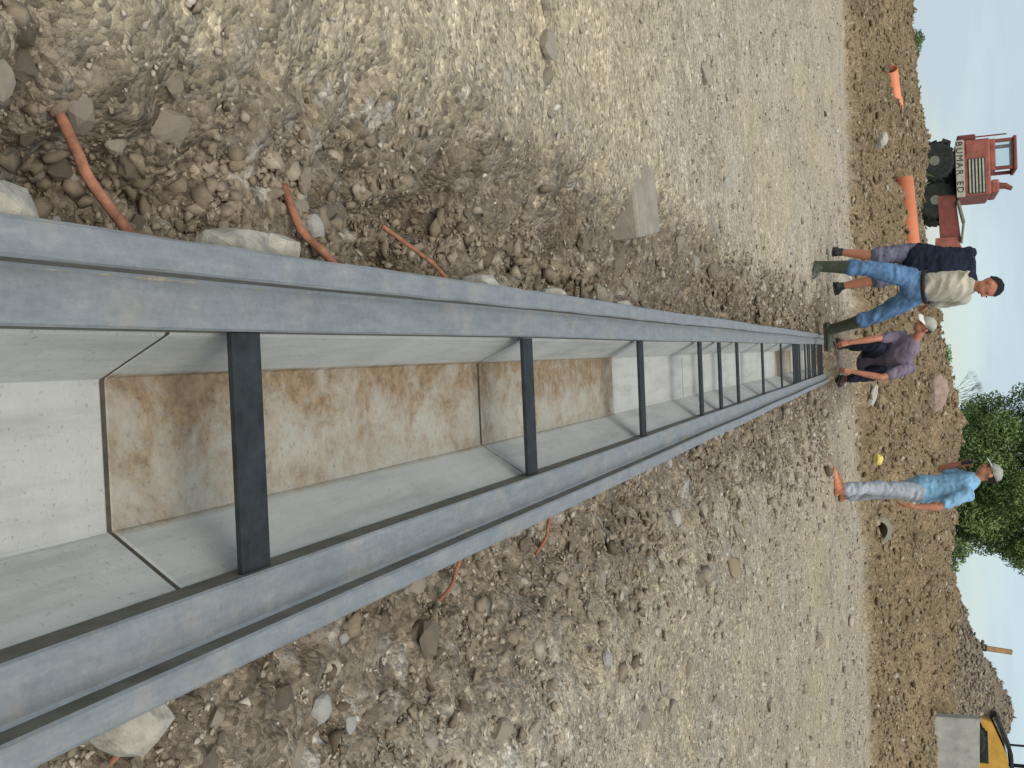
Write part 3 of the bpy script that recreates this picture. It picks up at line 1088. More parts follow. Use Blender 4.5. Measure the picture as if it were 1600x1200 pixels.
def person(label, base, J, top, bottom, feet, headgear, skin=SKIN, group=None):
    """J: joints relative to the base point. top/bottom/feet/headgear: clothing specs"""
    root = thing('person', label, 'person', base, 0, group)
    g = {k: Vector(v) for k, v in J.items() if hasattr(v, '__len__')}
    side = (g['sh_r'] - g['sh_l']).normalized()
    hside = (g['hip_r'] - g['hip_l']).normalized()
    # ---- body: one fused figure
    bm = bmesh.new()
    mid = g['pelvis'].lerp(g['chest'], 0.5)
    if 'waist' in g:
        mid = g['waist']
    neck0 = g['chest'].lerp(g['neck'], 0.75)
    loft(bm, [g['pelvis'], mid, g['chest'], neck0], [(0.14, 0.092), (0.122, 0.082), (0.145, 0.095), (0.072, 0.052)], side)
    hd = g['head']
    limb(bm, [neck0, g['neck'], hd - (hd - g['neck']) * 0.35], [0.054, 0.052, 0.050])
    f, u, s, c = head_parts(bm, hd, J['face'], g['head'] - g['neck'] if 'hup' not in g else g['hup'])
    for k in ('l', 'r'):
        limb(bm, [g['chest'].lerp(g['sh_' + k], 0.4), g['sh_' + k], g['sh_' + k].lerp(g['el_' + k], 0.4), g['el_' + k]], [0.05, 0.05, 0.044, 0.037])
        limb(bm, [g['el_' + k], g['el_' + k].lerp(g['wr_' + k], 0.3), g['wr_' + k]], [0.039, 0.040, 0.026])
        hand(bm, g['wr_' + k], J['hd_' + k], J['pm_' + k], J.get('curl', 0.6), 1 if k == 'l' else -1)
        limb(bm, [g['pelvis'].lerp(g['hip_' + k], 0.6), g['hip_' + k], g['hip_' + k].lerp(g['kn_' + k], 0.5), g['kn_' + k]], [0.085, 0.085, 0.070, 0.052])
        limb(bm, [g['kn_' + k], g['kn_' + k].lerp(g['an_' + k], 0.3), g['an_' + k]], [0.052, 0.054, 0.036])
        td = Vector(J['toe_' + k])
        limb(bm, [g['an_' + k], g['an_' + k] + td.normalized() * 0.10 + Vector((0, 0, -0.05))], [0.036, 0.028])
    fused('body', bm, skin, root, 0.0085, 2)
    face_bits(root, f, u, s, c, DARK, LIP)
    # ---- shirt
    bm = bmesh.new()
    hem = g['pelvis'].lerp(mid, 0.3 if top.get('tuck') else top.get('hem', -0.2))
    loft(bm, [hem, mid, g['chest'], g['chest'].lerp(g['neck'], 0.55), g['chest'].lerp(g['neck'], 0.8)],
         [(a * top.get('fit', 1), b * top.get('fit', 1)) for a, b in [(0.150, 0.108) if top.get('tuck') else (0.188, 0.142), (0.168, 0.124), (0.184, 0.130), (0.152, 0.100), (0.092, 0.080)]], side)
    for k in ('l', 'r'):
        e = g['sh_' + k].lerp(g['el_' + k], min(1, top['sleeve']))
        pts = [g['chest'].lerp(g['sh_' + k], 0.45), g['sh_' + k], g['sh_' + k].lerp(g['el_' + k], 0.35), e]
        rd = [0.092, 0.082, 0.068, 0.062]
        limb(bm, pts, rd)
        if top['sleeve'] > 1:
            e2 = g['el_' + k].lerp(g['wr_' + k], top['sleeve'] - 1)
            limb(bm, [g['el_' + k], e2], [0.058, 0.046])
    fused('shirt', bm, top['mat'], root, 0.011, 2, 0.016, 9)
    # ---- trousers or shorts
    bm = bmesh.new()
    waist = g['pelvis'].lerp(mid, 0.4 if top.get('tuck') else 0.15)
    loft(bm, [g['pelvis'] + (g['pelvis'] - mid) * 0.25, g['pelvis'], waist], [(0.150, 0.115), (0.166, 0.120), (0.170, 0.126) if top.get('tuck') else (0.150, 0.105)], hside)
    for k in ('l', 'r'):
        limb(bm, [g['pelvis'].lerp(g['hip_' + k], 0.6), g['hip_' + k], g['hip_' + k].lerp(g['kn_' + k], 0.5), g['kn_' + k].lerp(g['hip_' + k], max(0, 1 - bottom['leg']))],
             [0.100, 0.104, 0.092, 0.075 if bottom['leg'] >= 1 else 0.095])
        if bottom['leg'] > 1:
            e = g['kn_' + k].lerp(g['an_' + k], bottom['leg'] - 1)
            limb(bm, [g['kn_' + k], g['kn_' + k].lerp(e, 0.5), e], [0.076, 0.070, bottom.get('cuff', 0.064)])
    fused('shorts' if bottom['leg'] < 1.2 and bottom.get('short') else 'trousers', bm, bottom['mat'], root, 0.011, 2, 0.016, 10)
    if top.get('tuck'):
        bm = bmesh.new()
        w2 = waist + (mid - g['pelvis']).normalized() * 0.012
        t_ = (mid - g['pelvis']).normalized(); s_ = (hside - t_ * hside.dot(t_)).normalized(); f_ = t_.cross(s_)
        rr = [[bm.verts.new(w2 + t_ * h_ + s_ * math.cos(a_ * math.pi / 12) * ra * 0.172 + f_ * math.sin(a_ * math.pi / 12) * ra * 0.130) for a_ in range(24)] for h_, ra in ((0.0, 0.98), (0.0, 1.03), (0.035, 1.03), (0.035, 0.98))]
        for p_, q_ in zip(rr, rr[1:] + rr[:1]):
            for a_ in range(24):
                bm.faces.new((p_[a_], p_[(a_ + 1) % 24], q_[(a_ + 1) % 24], q_[a_]))
        bm_obj('belt', bm, DARK, root, True)
    # ---- footwear
    for k in ('l', 'r'):
        bm = bmesh.new()
        sole_bm = shoe(bm, g['an_' + k], J['toe_' + k], feet.get('len', 0.27), feet.get('wide', 0.048), J.get('sole_' + k, g['an_' + k].z - 0.08))
        if feet.get('shaft'):
            e = g['an_' + k].lerp(g['kn_' + k], feet['shaft'])
            limb(bm, [g['an_' + k] - Vector((0, 0, 0.02)), g['an_' + k].lerp(e, 0.5), e], [0.054, 0.060, 0.072] if 'shaft_r' not in feet else [0.056, 0.060, feet['shaft_r']])
        so = fused(feet['name'], bm, feet['mat'], root, 0.009, 2)
        bm_obj('sole', sole_bm, SOLE, so, True)
    # ---- headgear
    bm = bmesh.new()
    if headgear['kind'] == 'hair':
        dome(bm, c + u * 0.026 - f * 0.016, f, u, s, (0.084, 0.103, 0.104), -0.20, 0.75)
        bm_obj('hair', bm, headgear['mat'], root, True)
    else:
        dome(bm, c + u * 0.034 - f * 0.008, f, u, s, (0.086, 0.104, 0.100), -0.12, 0.10)
        cap = bm_obj('cap', bm, headgear['mat'], root, True)
        bm = bmesh.new()
        bd = f * headgear.get('brim', 1)
        loft(bm, [c + u * 0.046 + bd * 0.070, c + u * 0.044 + bd * 0.115, c + u * 0.034 + bd * 0.155], [(0.078, 0.006), (0.075, 0.006), (0.05, 0.005)], s, 12)
        bm_obj('brim', bm, headgear['mat'], cap, True)
        bm = bmesh.new()
        dome(bm, c + u * 0.018 - f * 0.018, f, u, s, (0.079, 0.099, 0.098), -0.45, 1.1)
        bm_obj('hair', bm, DARK, root, True)
    return root


DENIM = cloth('blue_denim', (0.105, 0.195, 0.335), 0.5, 7)
# man stepping towards the drain
person('man in beige shirt, blue jeans and green rubber boots striding beside the drain', (-0.80, 10.32, 0.0), dict(
    pelvis=(0.25, 0.10, 0.93), waist=(0.26, 0.06, 1.10), chest=(0.265, 0.02, 1.26), neck=(0.275, -0.03, 1.425), head=(0.295, -0.05, 1.55), face=(0.82, -0.40, -0.42), hup=(0.25, 0, 1),
    sh_l=(0.19, -0.08, 1.36), sh_r=(0.36, 0.15, 1.35), el_l=(0.20, 0.10, 1.10), el_r=(0.40, 0.30, 1.12), wr_l=(0.30, 0.32, 1.02), wr_r=(0.40, 0.50, 1.05),
    hd_l=(0.5, 0.6, -0.3), hd_r=(0.3, 0.7, -0.3), pm_l=(-.3, .2, -1), pm_r=(-.3, .2, -1),
    hip_l=(0.165, 0.02, 0.90), hip_r=(0.335, 0.18, 0.90), kn_l=(0.045, -0.04, 0.50), kn_r=(0.49, 0.32, 0.585), an_l=(-0.005, 0.0, 0.085), an_r=(0.60, 0.62, 0.135),
    toe_l=(0.5, -1, 0), toe_r=(0.9, 0.3, 0), curl=0.9),
    dict(mat=cloth('beige_cotton', (0.50, 0.46, 0.37), 0.12), sleeve=1.7, tuck=True, fit=0.95), dict(mat=DENIM, leg=1.32, cuff=0.082),
    dict(name='boot', mat=simple('olive_rubber', (0.055, 0.062, 0.038), 0.35, 9, 0.45, 0, 0.4), shaft=0.72, len=0.29, wide=0.052),
    dict(kind='hair', mat=simple('dark_hair', (0.028, 0.030, 0.028), 0.4, 60, 0.7)))

# man stooping behind him
person('stooping man in navy shirt, grey shorts and bare legs behind the striding man', (-0.92, 11.35, 0.135), dict(
    pelvis=(0.05, 0.03, 0.84), waist=(0.085, 0.04, 1.06), chest=(0.12, 0.14, 1.28), neck=(0.14, 0.36, 1.34), head=(0.15, 0.50, 1.27), face=(0.1, 0.75, -0.65), hup=(0, 0.7, 0.7),
    sh_l=(0.0, 0.20, 1.34), sh_r=(0.28, 0.22, 1.34), el_l=(-0.02, 0.42, 1.06), el_r=(0.27, 0.45, 1.06), wr_l=(-0.02, 0.55, 0.80), wr_r=(0.18, 0.58, 0.80),
    hd_l=(0.1, 0.3, -1), hd_r=(-0.1, 0.3, -1), pm_l=(1, 0, 0), pm_r=(-1, 0, 0),
    hip_l=(-0.04, 0.03, 0.80), hip_r=(0.14, 0.03, 0.80), kn_l=(-0.03, -0.02, 0.43), kn_r=(0.22, 0.0, 0.42), an_l=(-0.10, 0.02, 0.085), an_r=(0.26, 0.02, 0.085),
    toe_l=(-0.2, 1, 0), toe_r=(0.25, 1, 0)),
    dict(mat=cloth('navy_cotton', (0.014, 0.018, 0.032), 0.4), sleeve=0.6, hem=-0.2), dict(mat=cloth('grey_purple_cotton', (0.15, 0.145, 0.20), 0.35, 16), leg=0.93, short=True),
    dict(name='shoe', mat=simple('black_leather', (0.022, 0.022, 0.024), 0.3, 9, 0.6)),
    dict(kind='hair', mat=simple('black_hair', (0.015, 0.014, 0.013), 0.4, 60, 0.7)))

# man squatting at the end of the drain
person('squatting man in mauve shirt and white cap gripping the end of the drain', (0.10, 12.60, 0.07), dict(
    pelvis=(0.09, 0.38, 0.36), waist=(0.06, 0.24, 0.50), chest=(-0.02, 0.02, 0.72), neck=(-0.19, -0.13, 0.88), head=(-0.32, -0.20, 0.97), face=(-0.55, -0.62, -0.56), hup=(-0.3, -0.2, 1),
    sh_l=(0.15, -0.05, 0.80), sh_r=(-0.22, 0.06, 0.74), el_l=(0.245, -0.18, 0.50), el_r=(-0.20, -0.16, 0.44), wr_l=(0.165, -0.21, 0.18), wr_r=(-0.165, -0.21, 0.16),
    hd_l=(-0.1, -0.25, -1), hd_r=(0.1, -0.25, -1), pm_l=(-0.4, 1, 0), pm_r=(0.4, 1, 0),
    hip_l=(0.18, 0.36, 0.36), hip_r=(0.0, 0.36, 0.36), kn_l=(0.20, 0.00, 0.50), kn_r=(-0.12, 0.0, 0.50), an_l=(0.26, 0.24, 0.085), an_r=(-0.14, 0.24, 0.085),
    toe_l=(0.3, -1, 0), toe_r=(-0.3, -1, 0), curl=1.2),
    dict(mat=cloth('mauve_cotton', (0.20, 0.165, 0.215), 0.2), sleeve=0.7), dict(mat=cloth('dark_trousers', (0.035, 0.040, 0.065), 0.35), leg=1.85),
    dict(name='shoe', mat=simple('brown_leather', (0.06, 0.035, 0.022), 0.3, 9, 0.6)),
    dict(kind='cap', mat=cloth('white_cap', (0.72, 0.70, 0.62), 0.08)))

# man standing on the right
person('standing man in light blue shirt, pale jeans and orange shoes and pale cap, arm hanging', (1.50, 11.50, 0.055), dict(
    pelvis=(0.0, 0.0, 0.90), waist=(-0.01, 0.0, 1.07), chest=(-0.03, 0.0, 1.245), neck=(-0.12, -0.01, 1.415), head=(-0.165, -0.02, 1.53), face=(-0.95, -0.10, -0.30), hup=(-0.15, 0, 1),
    sh_l=(-0.09, 0.17, 1.32), sh_r=(0.03, -0.185, 1.31), el_l=(-0.18, 0.24, 1.08), el_r=(0.155, -0.24, 1.03), wr_l=(-0.25, 0.12, 1.26), wr_r=(0.15, -0.27, 0.80),
    hd_l=(-0.1, -0.35, 0.7), hd_r=(-0.1, 0, -1), pm_l=(0, -1, -0.3), pm_r=(-0.8, 0.6, 0),
    hip_l=(-0.02, 0.09, 0.88), hip_r=(0.03, -0.09, 0.88), kn_l=(0.07, 0.24, 0.49), kn_r=(-0.03, -0.16, 0.48), an_l=(0.13, 0.46, 0.095), an_r=(-0.03, -0.26, 0.085),
    toe_l=(-0.85, -0.6, 0), toe_r=(-0.9, -0.55, 0), curl=0.5),
    dict(mat=cloth('light_blue_cotton', (0.22, 0.40, 0.56), 0.15), sleeve=0.72), dict(mat=cloth('pale_grey_denim', (0.37, 0.40, 0.44), 0.18), leg=1.82, cuff=0.080),
    dict(name='shoe', mat=simple('tan_orange_leather', (0.47, 0.19, 0.105), 0.4, 18, 0.75), len=0.34, wide=0.064, shaft=0.2, shaft_r=0.056),
    dict(kind='cap', mat=cloth('pale_cap', (0.62, 0.62, 0.56), 0.08), brim=1))
ph = bmesh.new()
add_box(ph, (-0.012, -0.028, -0.06), (0.012, 0.028, 0.06), 0.005)
phone = bm_obj('handheld_device', ph, simple('black_plastic', (0.02, 0.02, 0.022), 0.2, 20, 0.35))
phone.location = (1.50 - 0.275, 11.50 + 0.055, 0.055 + 1.335)
phone.rotation_euler = (0.2, -0.3, 0.4)
tag(phone, 'small black object held up by the man in light blue', 'handheld device')

# ------------------------------------------------------------------ pipes, rubbish and blocks on the bank
def pipe(label, a, b, r, group):
    bm = bmesh.new()
    a, b = Vector(a), Vector(b)
    t = (b - a).normalized(); n = t.cross(Vector((0, 0, 1))).normalized(); m = n.cross(t)
    ln = (b - a).length
    add_lathe(bm, [(r * 0.9, 0.30), (r * 0.9, 0.0), (r, 0.0), (r, ln - 0.22), (r * 1.14, ln - 0.20), (r * 1.16, ln - 0.10), (r * 1.14, ln), (r * 1.0, ln), (r * 0.98, ln - 0.2)], 28,
              lambda x, y, z: a + n * x + m * y + t * z)
    o = bm_obj('drain_pipe', bm, MAT['pipe'], None, True)
    return tag(o, label, 'pipe', group)


pipe('short orange plastic pipe half buried on the bank left of the excavator', (-4.87, 19.35, 0.76), (-4.30, 19.95, 0.82), 0.125, 'orange pipes on the bank')
pipe('longer orange plastic pipe lying on the bank behind the stooping man', (-3.0, 19.75, 0.93), (-1.3, 19.55, 1.03), 0.15, 'orange pipes on the bank')


def lump(name, label, cat, loc, scale, mat, seed, rot=(0, 0, 0)):
    me = rock_mesh(name, seed, mat, 0.25)
    o = bpy.data.objects.new(name, me)
    C.objects.link(o)
    o.location = loc; o.scale = scale; o.rotation_euler = rot
    return tag(o, label, cat)


PALE = simple('pale_debris', (0.45, 0.42, 0.37), 0.2, 9, 0.9, 0, 0.2, 0.6, 20, 0.02)
lump('rubble_lump', 'white lump of rubble on the bank below the excavator', 'rubble', (-3.40, 18.1, 0.60), (0.15, 0.10, 0.19), PALE, 601, (0.3, 0.5, 0.4))
lump('rubble_lump', 'pale broken slab at the foot of the bank behind the drain end', 'rubble', (0.74, 16.25, 0.36), (0.20, 0.11, 0.10), PALE, 602, (0.2, 0.3, 0.2))
lump('rubble_lump', 'pinkish boulder on the bank crest left of the big tree', 'rubble', (0.80, 19.4, 1.30), (0.36, 0.28, 0.30), simple('pinkish_rubble', (0.34, 0.25, 0.20), 0.3, 6, 0.9, 0, 0.2, 0.6, 20, 0.02), 603)
lump('plastic_bag', 'crumpled yellow plastic bag on the brown bank', 'bag', (1.69, 16.5, 0.40), (0.10, 0.08, 0.12), simple('yellow_plastic', (0.62, 0.52, 0.14), 0.2, 8, 0.5, 0, 0.4), 604, (0.2, 0.1, 0))

# broken concrete pipe ring
bm = bmesh.new()
N = 18
for k in range(N):
    a0 = -0.35 + k * (math.pi + 0.7) / N; a1 = -0.35 + (k + 1) * (math.pi + 0.7) / N
    r0, r1 = 0.20, 0.28
    q = []
    for yy in (-0.16, 0.16):
        for (r, a) in ((r0, a0), (r1, a0), (r1, a1), (r0, a1)):
            q.append(bm.verts.new((math.cos(a) * r, yy, math.sin(a) * r)))
    for f in ((0, 1, 2, 3), (7, 6, 5, 4), (1, 5, 6, 2), (0, 3, 7, 4)):
        bm.faces.new([q[i] for i in f])
    if k == 0:
        bm.faces.new([q[i] for i in (0, 4, 5, 1)])
    if k == N - 1:
        bm.faces.new([q[i] for i in (3, 2, 6, 7)])
bmesh.ops.remove_doubles(bm, verts=bm.verts[:], dist=0.0005)
ring = bm_obj('pipe_ring', bm, simple('greenish_concrete', (0.24, 0.235, 0.175), 0.2, 9, 0.9, 0, 0.2, 0.5, 30, 0.01))
ring.location = (2.90, 17.45, gz(2.9, 17.45) - 0.04)
ring.rotation_euler = (-0.35, 0.25, 0.3)
tag(ring, 'broken greenish concrete pipe ring on the bank beside the standing man', 'pipe ring')

# upright concrete slab by the heap
bm = bmesh.new()
add_box(bm, (0, -0.09, -0.9), (2.6, 0.09, 0.76), 0.012)
slab = bm_obj('concrete_slab', bm, simple('grey_precast', (0.32, 0.31, 0.275), 0.25, 4, 0.9, 0, 0.2, 0.3, 30, 0.01))
slab.location = (7.08, 21.0, 1.17)
slab.rotation_euler = (-0.10, 0.03, 0.06)
tag(slab, 'smooth grey concrete slab standing against the spoil heap', 'slab')

# wooden stake on the heap
stake = thing('wooden_stake', 'upright wooden stake with dark band stuck in the spoil heap', 'stake', (7.36, 27.0, 2.1))
bm = bmesh.new()
add_tube(bm, [(-0.07, 0, -0.6), (0.0, 0, 0.15), (0.09, 0, 0.92)], [0.075, 0.07, 0.065], 8)
bm_obj('post', bm, simple('raw_timber', (0.42, 0.25, 0.125), 0.3, 8, 0.8), stake)
bm = bmesh.new()
add_tube(bm, [(-0.005, 0, 0.17), (0.02, 0, 0.36)], [0.09, 0.088], 10)
bm_obj('band', bm, MAT['bar'], stake)

# ------------------------------------------------------------------ excavator
RED = simple('faded_red_paint', (0.31, 0.095, 0.07), 0.4, 4, 0.7, 0, 0.4, 0.1, 30)
DRED = simple('dark_red_paint', (0.20, 0.055, 0.042), 0.35, 4, 0.7, 0, 0.4)
CREAM = simple('cream_paint', (0.40, 0.385, 0.31), 0.3, 9, 0.75, 0, 0.4)
BLACK = simple('black_rubber', (0.028, 0.03, 0.028), 0.4, 7, 0.85, 0, 0.2, 0.3, 20)
HUB = simple('dusty_rim', (0.17, 0.17, 0.13), 0.3, 7, 0.8)
GLASS = M('window_glass', 0.05, 0, 0.5)
GLASS.color((0.75, 0.85, 0.86)); GLASS.b.inputs['Transmission Weight'].default_value = 0.9; GLASS.b.inputs['IOR'].default_value = 1.1
GLASS = GLASS.m


def boxpart(name, lo, hi, mat, parent, bev=0.02):
    bm = bmesh.new()
    add_box(bm, lo, hi, bev)
    return bm_obj(name, bm, mat, parent)


def wheel(parent, c, r, w, tyre_mat, rim_mat):
    bm = bmesh.new()
    fn = lambda x, y, z: Vector((c[0] + x, c[1] + z, c[2] + y))
    add_lathe(bm, [(r * .62, -w / 2), (r * .86, -w / 2), (r * .97, -w * .38), (r, -w * .2), (r, w * .2), (r * .97, w * .38), (r * .86, w / 2), (r * .62, w / 2)], 28, fn)
    for k in range(20):                                   # lugs
        a = k * 2 * math.pi / 20
        m4 = Matrix.Translation(c) @ Matrix.Rotation(a, 4, 'Y') @ Matrix.Translation((r, 0, 0)) @ Matrix.Rotation(0.4, 4, 'X')
        add_box(bm, (-0.02, -w * .42, -0.03), (0.03, w * .42, 0.03), 0, m4)
    t = bm_obj('wheel', bm, tyre_mat, parent)
    bm = bmesh.new()
    add_lathe(bm, [(r * .60, -w * .40), (r * .60, w * .40)], 24, fn)
    add_lathe(bm, [(r * .25, -w * .52), (r * .25, -w * .3)], 16, fn)
    bm_obj('rim', bm, rim_mat, t)


ex = thing('excavator', 'faded red wheeled excavator with cream louvres standing beyond the bank', 'excavator', (-5.15, 34, 1.3))
for wx, wy in ((-0.27, -1.0), (0.85, -0.75), (-0.27, 0.9), (0.85, 0.9)):
    wheel(ex, (wx, wy, 0.56), 0.57, 0.38, BLACK, HUB)
boxpart('chassis', (-0.62, -0.75, 0.62), (1.2, 0.8, 1.08), BLACK, ex, 0.04)
bm = bmesh.new()
add_lathe(bm, [(0.55, 1.07), (0.55, 1.16)], 24, lambda x, y, z: Vector((x + 0.1, y, z)))
bm_obj('turntable', bm, BLACK, ex)
boxpart('upper_body', (-0.78, -1.15, 1.15), (0.85, 1.0, 2.06), RED, ex, 0.05)
panel = boxpart('name_panel', (-0.79, -1.19, 1.13), (0.87, -1.153, 1.36), CREAM, ex, 0.008)
px_ = -0.75
for ch in 'BUMAR ED':
    if ch == ' ':
        px_ += 0.13
        continue
    fc = bpy.data.curves.new('letter', 'FONT')
    fc.body = ch
    fc.size = 0.25
    fc.extrude = 0.004
    fo = bpy.data.objects.new('letter_curve', fc)
    C.objects.link(fo)
    fm = bpy.data.meshes.new_from_object(fo.evaluated_get(bpy.context.evaluated_depsgraph_get()))
    wch = max(v.co.x for v in fm.vertices)
    bpy.data.objects.remove(fo)
    fm.materials.clear(); fm.materials.append(DARK)
    fo2 = bpy.data.objects.new('letter', fm)
    C.objects.link(fo2)
    fo2.parent = panel
    fo2.location = (px_, -1.196, 1.155)
    fo2.rotation_euler = (math.pi / 2, 0, 0)
    px_ += wch + 0.045
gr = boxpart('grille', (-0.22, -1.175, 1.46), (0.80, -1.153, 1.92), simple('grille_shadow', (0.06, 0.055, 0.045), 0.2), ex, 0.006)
for k in range(5):
    boxpart('louvre', (-0.20, -1.20, 1.475 + k * 0.09), (0.78, -1.177, 1.52 + k * 0.09), CREAM, gr, 0.006)
boxpart('side_door', (-0.74, -1.172, 1.42), (-0.27, -1.153, 2.0), RED, ex, 0.006)
cab = boxpart('cab', (-0.75, -1.10, 2.06), (0.16, 0.05, 2.20), RED, ex, 0.02)
for cx_ in (-0.73, 0.06):
    for cy_ in (-1.10, -0.06):
        boxpart('cab_pillar', (cx_, cy_, 2.20), (cx_ + 0.10, cy_ + 0.10, 2.66), DRED, cab, 0.015)
boxpart('cab_roof', (-0.78, -1.14, 2.66), (0.20, 0.08, 2.76), DRED, cab, 0.03)
boxpart('window_pane', (-0.63, -1.07, 2.20), (0.06, -1.058, 2.66), GLASS, cab, 0)
boxpart('handrail', (-0.86, -1.15, 1.5), (-0.82, -1.11, 2.5), DRED, ex, 0.01)
boxpart('engine_hood', (0.42, -1.05, 2.06), (0.80, 0.7, 2.28), RED, ex, 0.05)
bm = bmesh.new()
add_tube(bm, [(0.60, -0.9, 2.26), (0.62, -0.9, 2.45), (0.72, -0.9, 2.62)], [0.10, 0.09, 0.06], 10)
bm_obj('exhaust', bm, DRED, ex)
bm = bmesh.new()
add_prism(bm, [(0.75, 0.62), (2.15, 0.66), (2.42, 0.50), (2.50, 0.62), (2.42, 1.06), (2.1, 1.22), (0.75, 1.10)], -0.95, -0.60, lambda p, t: Vector((p[0], t, p[1])))
bm_obj('boom', bm, DRED, ex)
bm = bmesh.new()
add_prism(bm, [(2.0, 0.52), (2.62, 0.46), (2.80, 0.70), (2.72, 1.12), (2.35, 1.24), (2.02, 1.08)], -1.12, -0.958, lambda p, t: Vector((p[0], t, p[1])))
bm_obj('arm_knuckle', bm, RED, ex)
bm = bmesh.new()
add_tube(bm, [(0.95, -1.0, 1.16), (1.6, -1.0, 1.30)], 0.055, 8)
add_tube(bm, [(1.6, -1.0, 1.30), (2.2, -1.0, 1.22)], 0.035, 8)
bm_obj('hydraulic_ram', bm, HUB, ex)
boxpart('counterweight', (-0.98, -0.9, 1.20), (-0.785, 0.9, 1.7), DRED, ex, 0.04)
bm = bmesh.new()
add_tube(bm, [(-0.60, -1.0, 0.9), (-0.78, -1.05, 0.95), (-0.84, -1.05, 0.78)], 0.09, 8)
bm_obj('stabiliser', bm, BLACK, ex)

# ------------------------------------------------------------------ yellow loader behind the heap
YEL = simple('yellow_paint', (0.55, 0.30, 0.045), 0.2, 3, 0.55, 0, 0.4)
ld = thing('wheel_loader', 'yellow wheel loader partly hidden behind the upright concrete slab', 'loader', (9.1, 24.6, 1.28))
ld.scale = (0.75, 0.75, 0.75)
bm = bmesh.new()
add_prism(bm, [(-1.3, 0.95), (0.35, 0.95), (0.35, 1.85), (-0.2, 1.80), (-1.15, 1.42)], -0.55, 0.55, lambda p, t: Vector((p[0], t, p[1])))
bm_obj('hood', bm, YEL, ld)
boxpart('hood_vent', (-0.9, -0.575, 1.08), (0.05, -0.553, 1.30), BLACK, ld, 0.005)
boxpart('frame', (-1.35, -0.65, 0.55), (2.3, 0.65, 0.95), BLACK, ld, 0.03)
bm = bmesh.new()
add_prism(bm, [(-1.30, 1.48), (-0.2, 1.86), (0.35, 1.90), (0.35, 1.98), (-0.25, 1.95), (-1.35, 1.56)], -0.5, 0.5, lambda p, t: Vector((p[0], t, p[1])))
bm_obj('hood_lid', bm, BLACK, ld)
bm = bmesh.new()
add_tube(bm, [(-0.35, 0, 1.85), (-0.35, 0, 2.7)], 0.035, 8)
bm_obj('exhaust', bm, BLACK, ld)
cabl = boxpart('cab', (0.36, -0.6, 0.96), (1.7, 0.6, 1.9), BLACK, ld, 0.03)
for cx_ in (0.40, 1.56):
    for cy_ in (-0.58, 0.48):
        boxpart('cab_pillar', (cx_, cy_, 1.9), (cx_ + 0.09, cy_ + 0.09, 2.7), BLACK, cabl, 0.01)
boxpart('cab_roof', (0.33, -0.63, 2.7), (1.75, 0.63, 2.82), YEL, cabl, 0.02)
boxpart('window_pane', (0.5, -0.56, 1.92), (1.55, -0.55, 2.69), GLASS, cabl, 0)
for wx in (-0.75, 1.25):
    for wy in (-0.85, 0.85):
        wheel(ld, (wx, wy, 0.62), 0.62, 0.42, BLACK, YEL)

# ------------------------------------------------------------------ trees, shrubs and grass
def leaves_mesh(name, centres, radii, n, size, mat, parent, seed, squash=1.0):
    rg = np.random.default_rng(seed)
    w = np.array(radii) ** 2; w = w / w.sum()
    ci = rg.choice(len(centres), n, p=w)
    d = rg.normal(size=(n, 3)); d /= np.linalg.norm(d, axis=1)[:, None]
    r = np.array(radii)[ci] * (0.35 + 0.75 * rg.random(n) ** 0.6)
    P = np.array(centres)[ci] + d * r[:, None] * np.array([1, 1, squash])
    a = rg.normal(size=(n, 3)); a /= np.linalg.norm(a, axis=1)[:, None]
    b = np.cross(a, rg.normal(size=(n, 3))); b /= np.linalg.norm(b, axis=1)[:, None]
    s = size * np.exp(rg.normal(0, 0.3, n))[:, None]
    nn = np.cross(a, b)
    V = np.stack([P - a * s, P + b * s * 0.42 + nn * s * 0.12, P + a * s, P - b * s * 0.42 + nn * s * 0.12], 1).reshape(-1, 3)
    F = np.arange(n * 4).reshape(n, 4)
    clump = rg.random(len(centres))
    t = np.repeat(np.clip(0.6 * clump[ci] + 0.4 * rg.random(n), 0, 1), 4)
    o = np_mesh(name, V, F, mat, dict(tint=t))
    o.parent = parent
    return o


def tree(name, label, cat, loc, crown_c, crown_r, n_clumps, clump_r, n_leaves, leaf, trunk_r, seed, group=None):
    rg = random.Random(seed)
    root = thing(name, label, cat, loc, 0, group)
    cs, rs = [], []
    cc = Vector(crown_c); cr = Vector(crown_r)
    while len(cs) < n_clumps:
        d = Vector((rg.gauss(0, 1), rg.gauss(0, 1), rg.gauss(0, 1))).normalized() * (0.35 + 0.65 * rg.random() ** 0.45)
        p = cc + Vector((d.x * cr.x, d.y * cr.y, d.z * cr.z))
        cs.append(tuple(p)); rs.append(clump_r * rg.uniform(0.6, 1.35))
    bm = bmesh.new()
    add_tube(bm, [(0, 0, -0.4), (0.02 * cr.x, 0, cc.z * 0.35), (0, 0.03 * cr.y, cc.z * 0.75), tuple(cc + Vector((0, 0, cr.z * 0.4)))],
             [trunk_r * 1.3, trunk_r, trunk_r * 0.75, trunk_r * 0.25], 9)
    for k in range(min(14, n_clumps)):
        p = Vector(cs[k]); st = Vector((0, 0, max(0.15, cc.z - cr.z * rg.uniform(0.2, 0.8))))
        m = st.lerp(p, 0.5) + Vector((rg.uniform(-.2, .2), rg.uniform(-.2, .2), 0.1)) * cr.x * 0.3
        add_tube(bm, [st, m, p], [trunk_r * 0.4, trunk_r * 0.25, trunk_r * 0.08], 6)
    bm_obj('trunk', bm, MAT['bark'], root)
    leaves_mesh('crown', cs, rs, n_leaves, leaf, MAT['leaf'], root, seed)
    return root


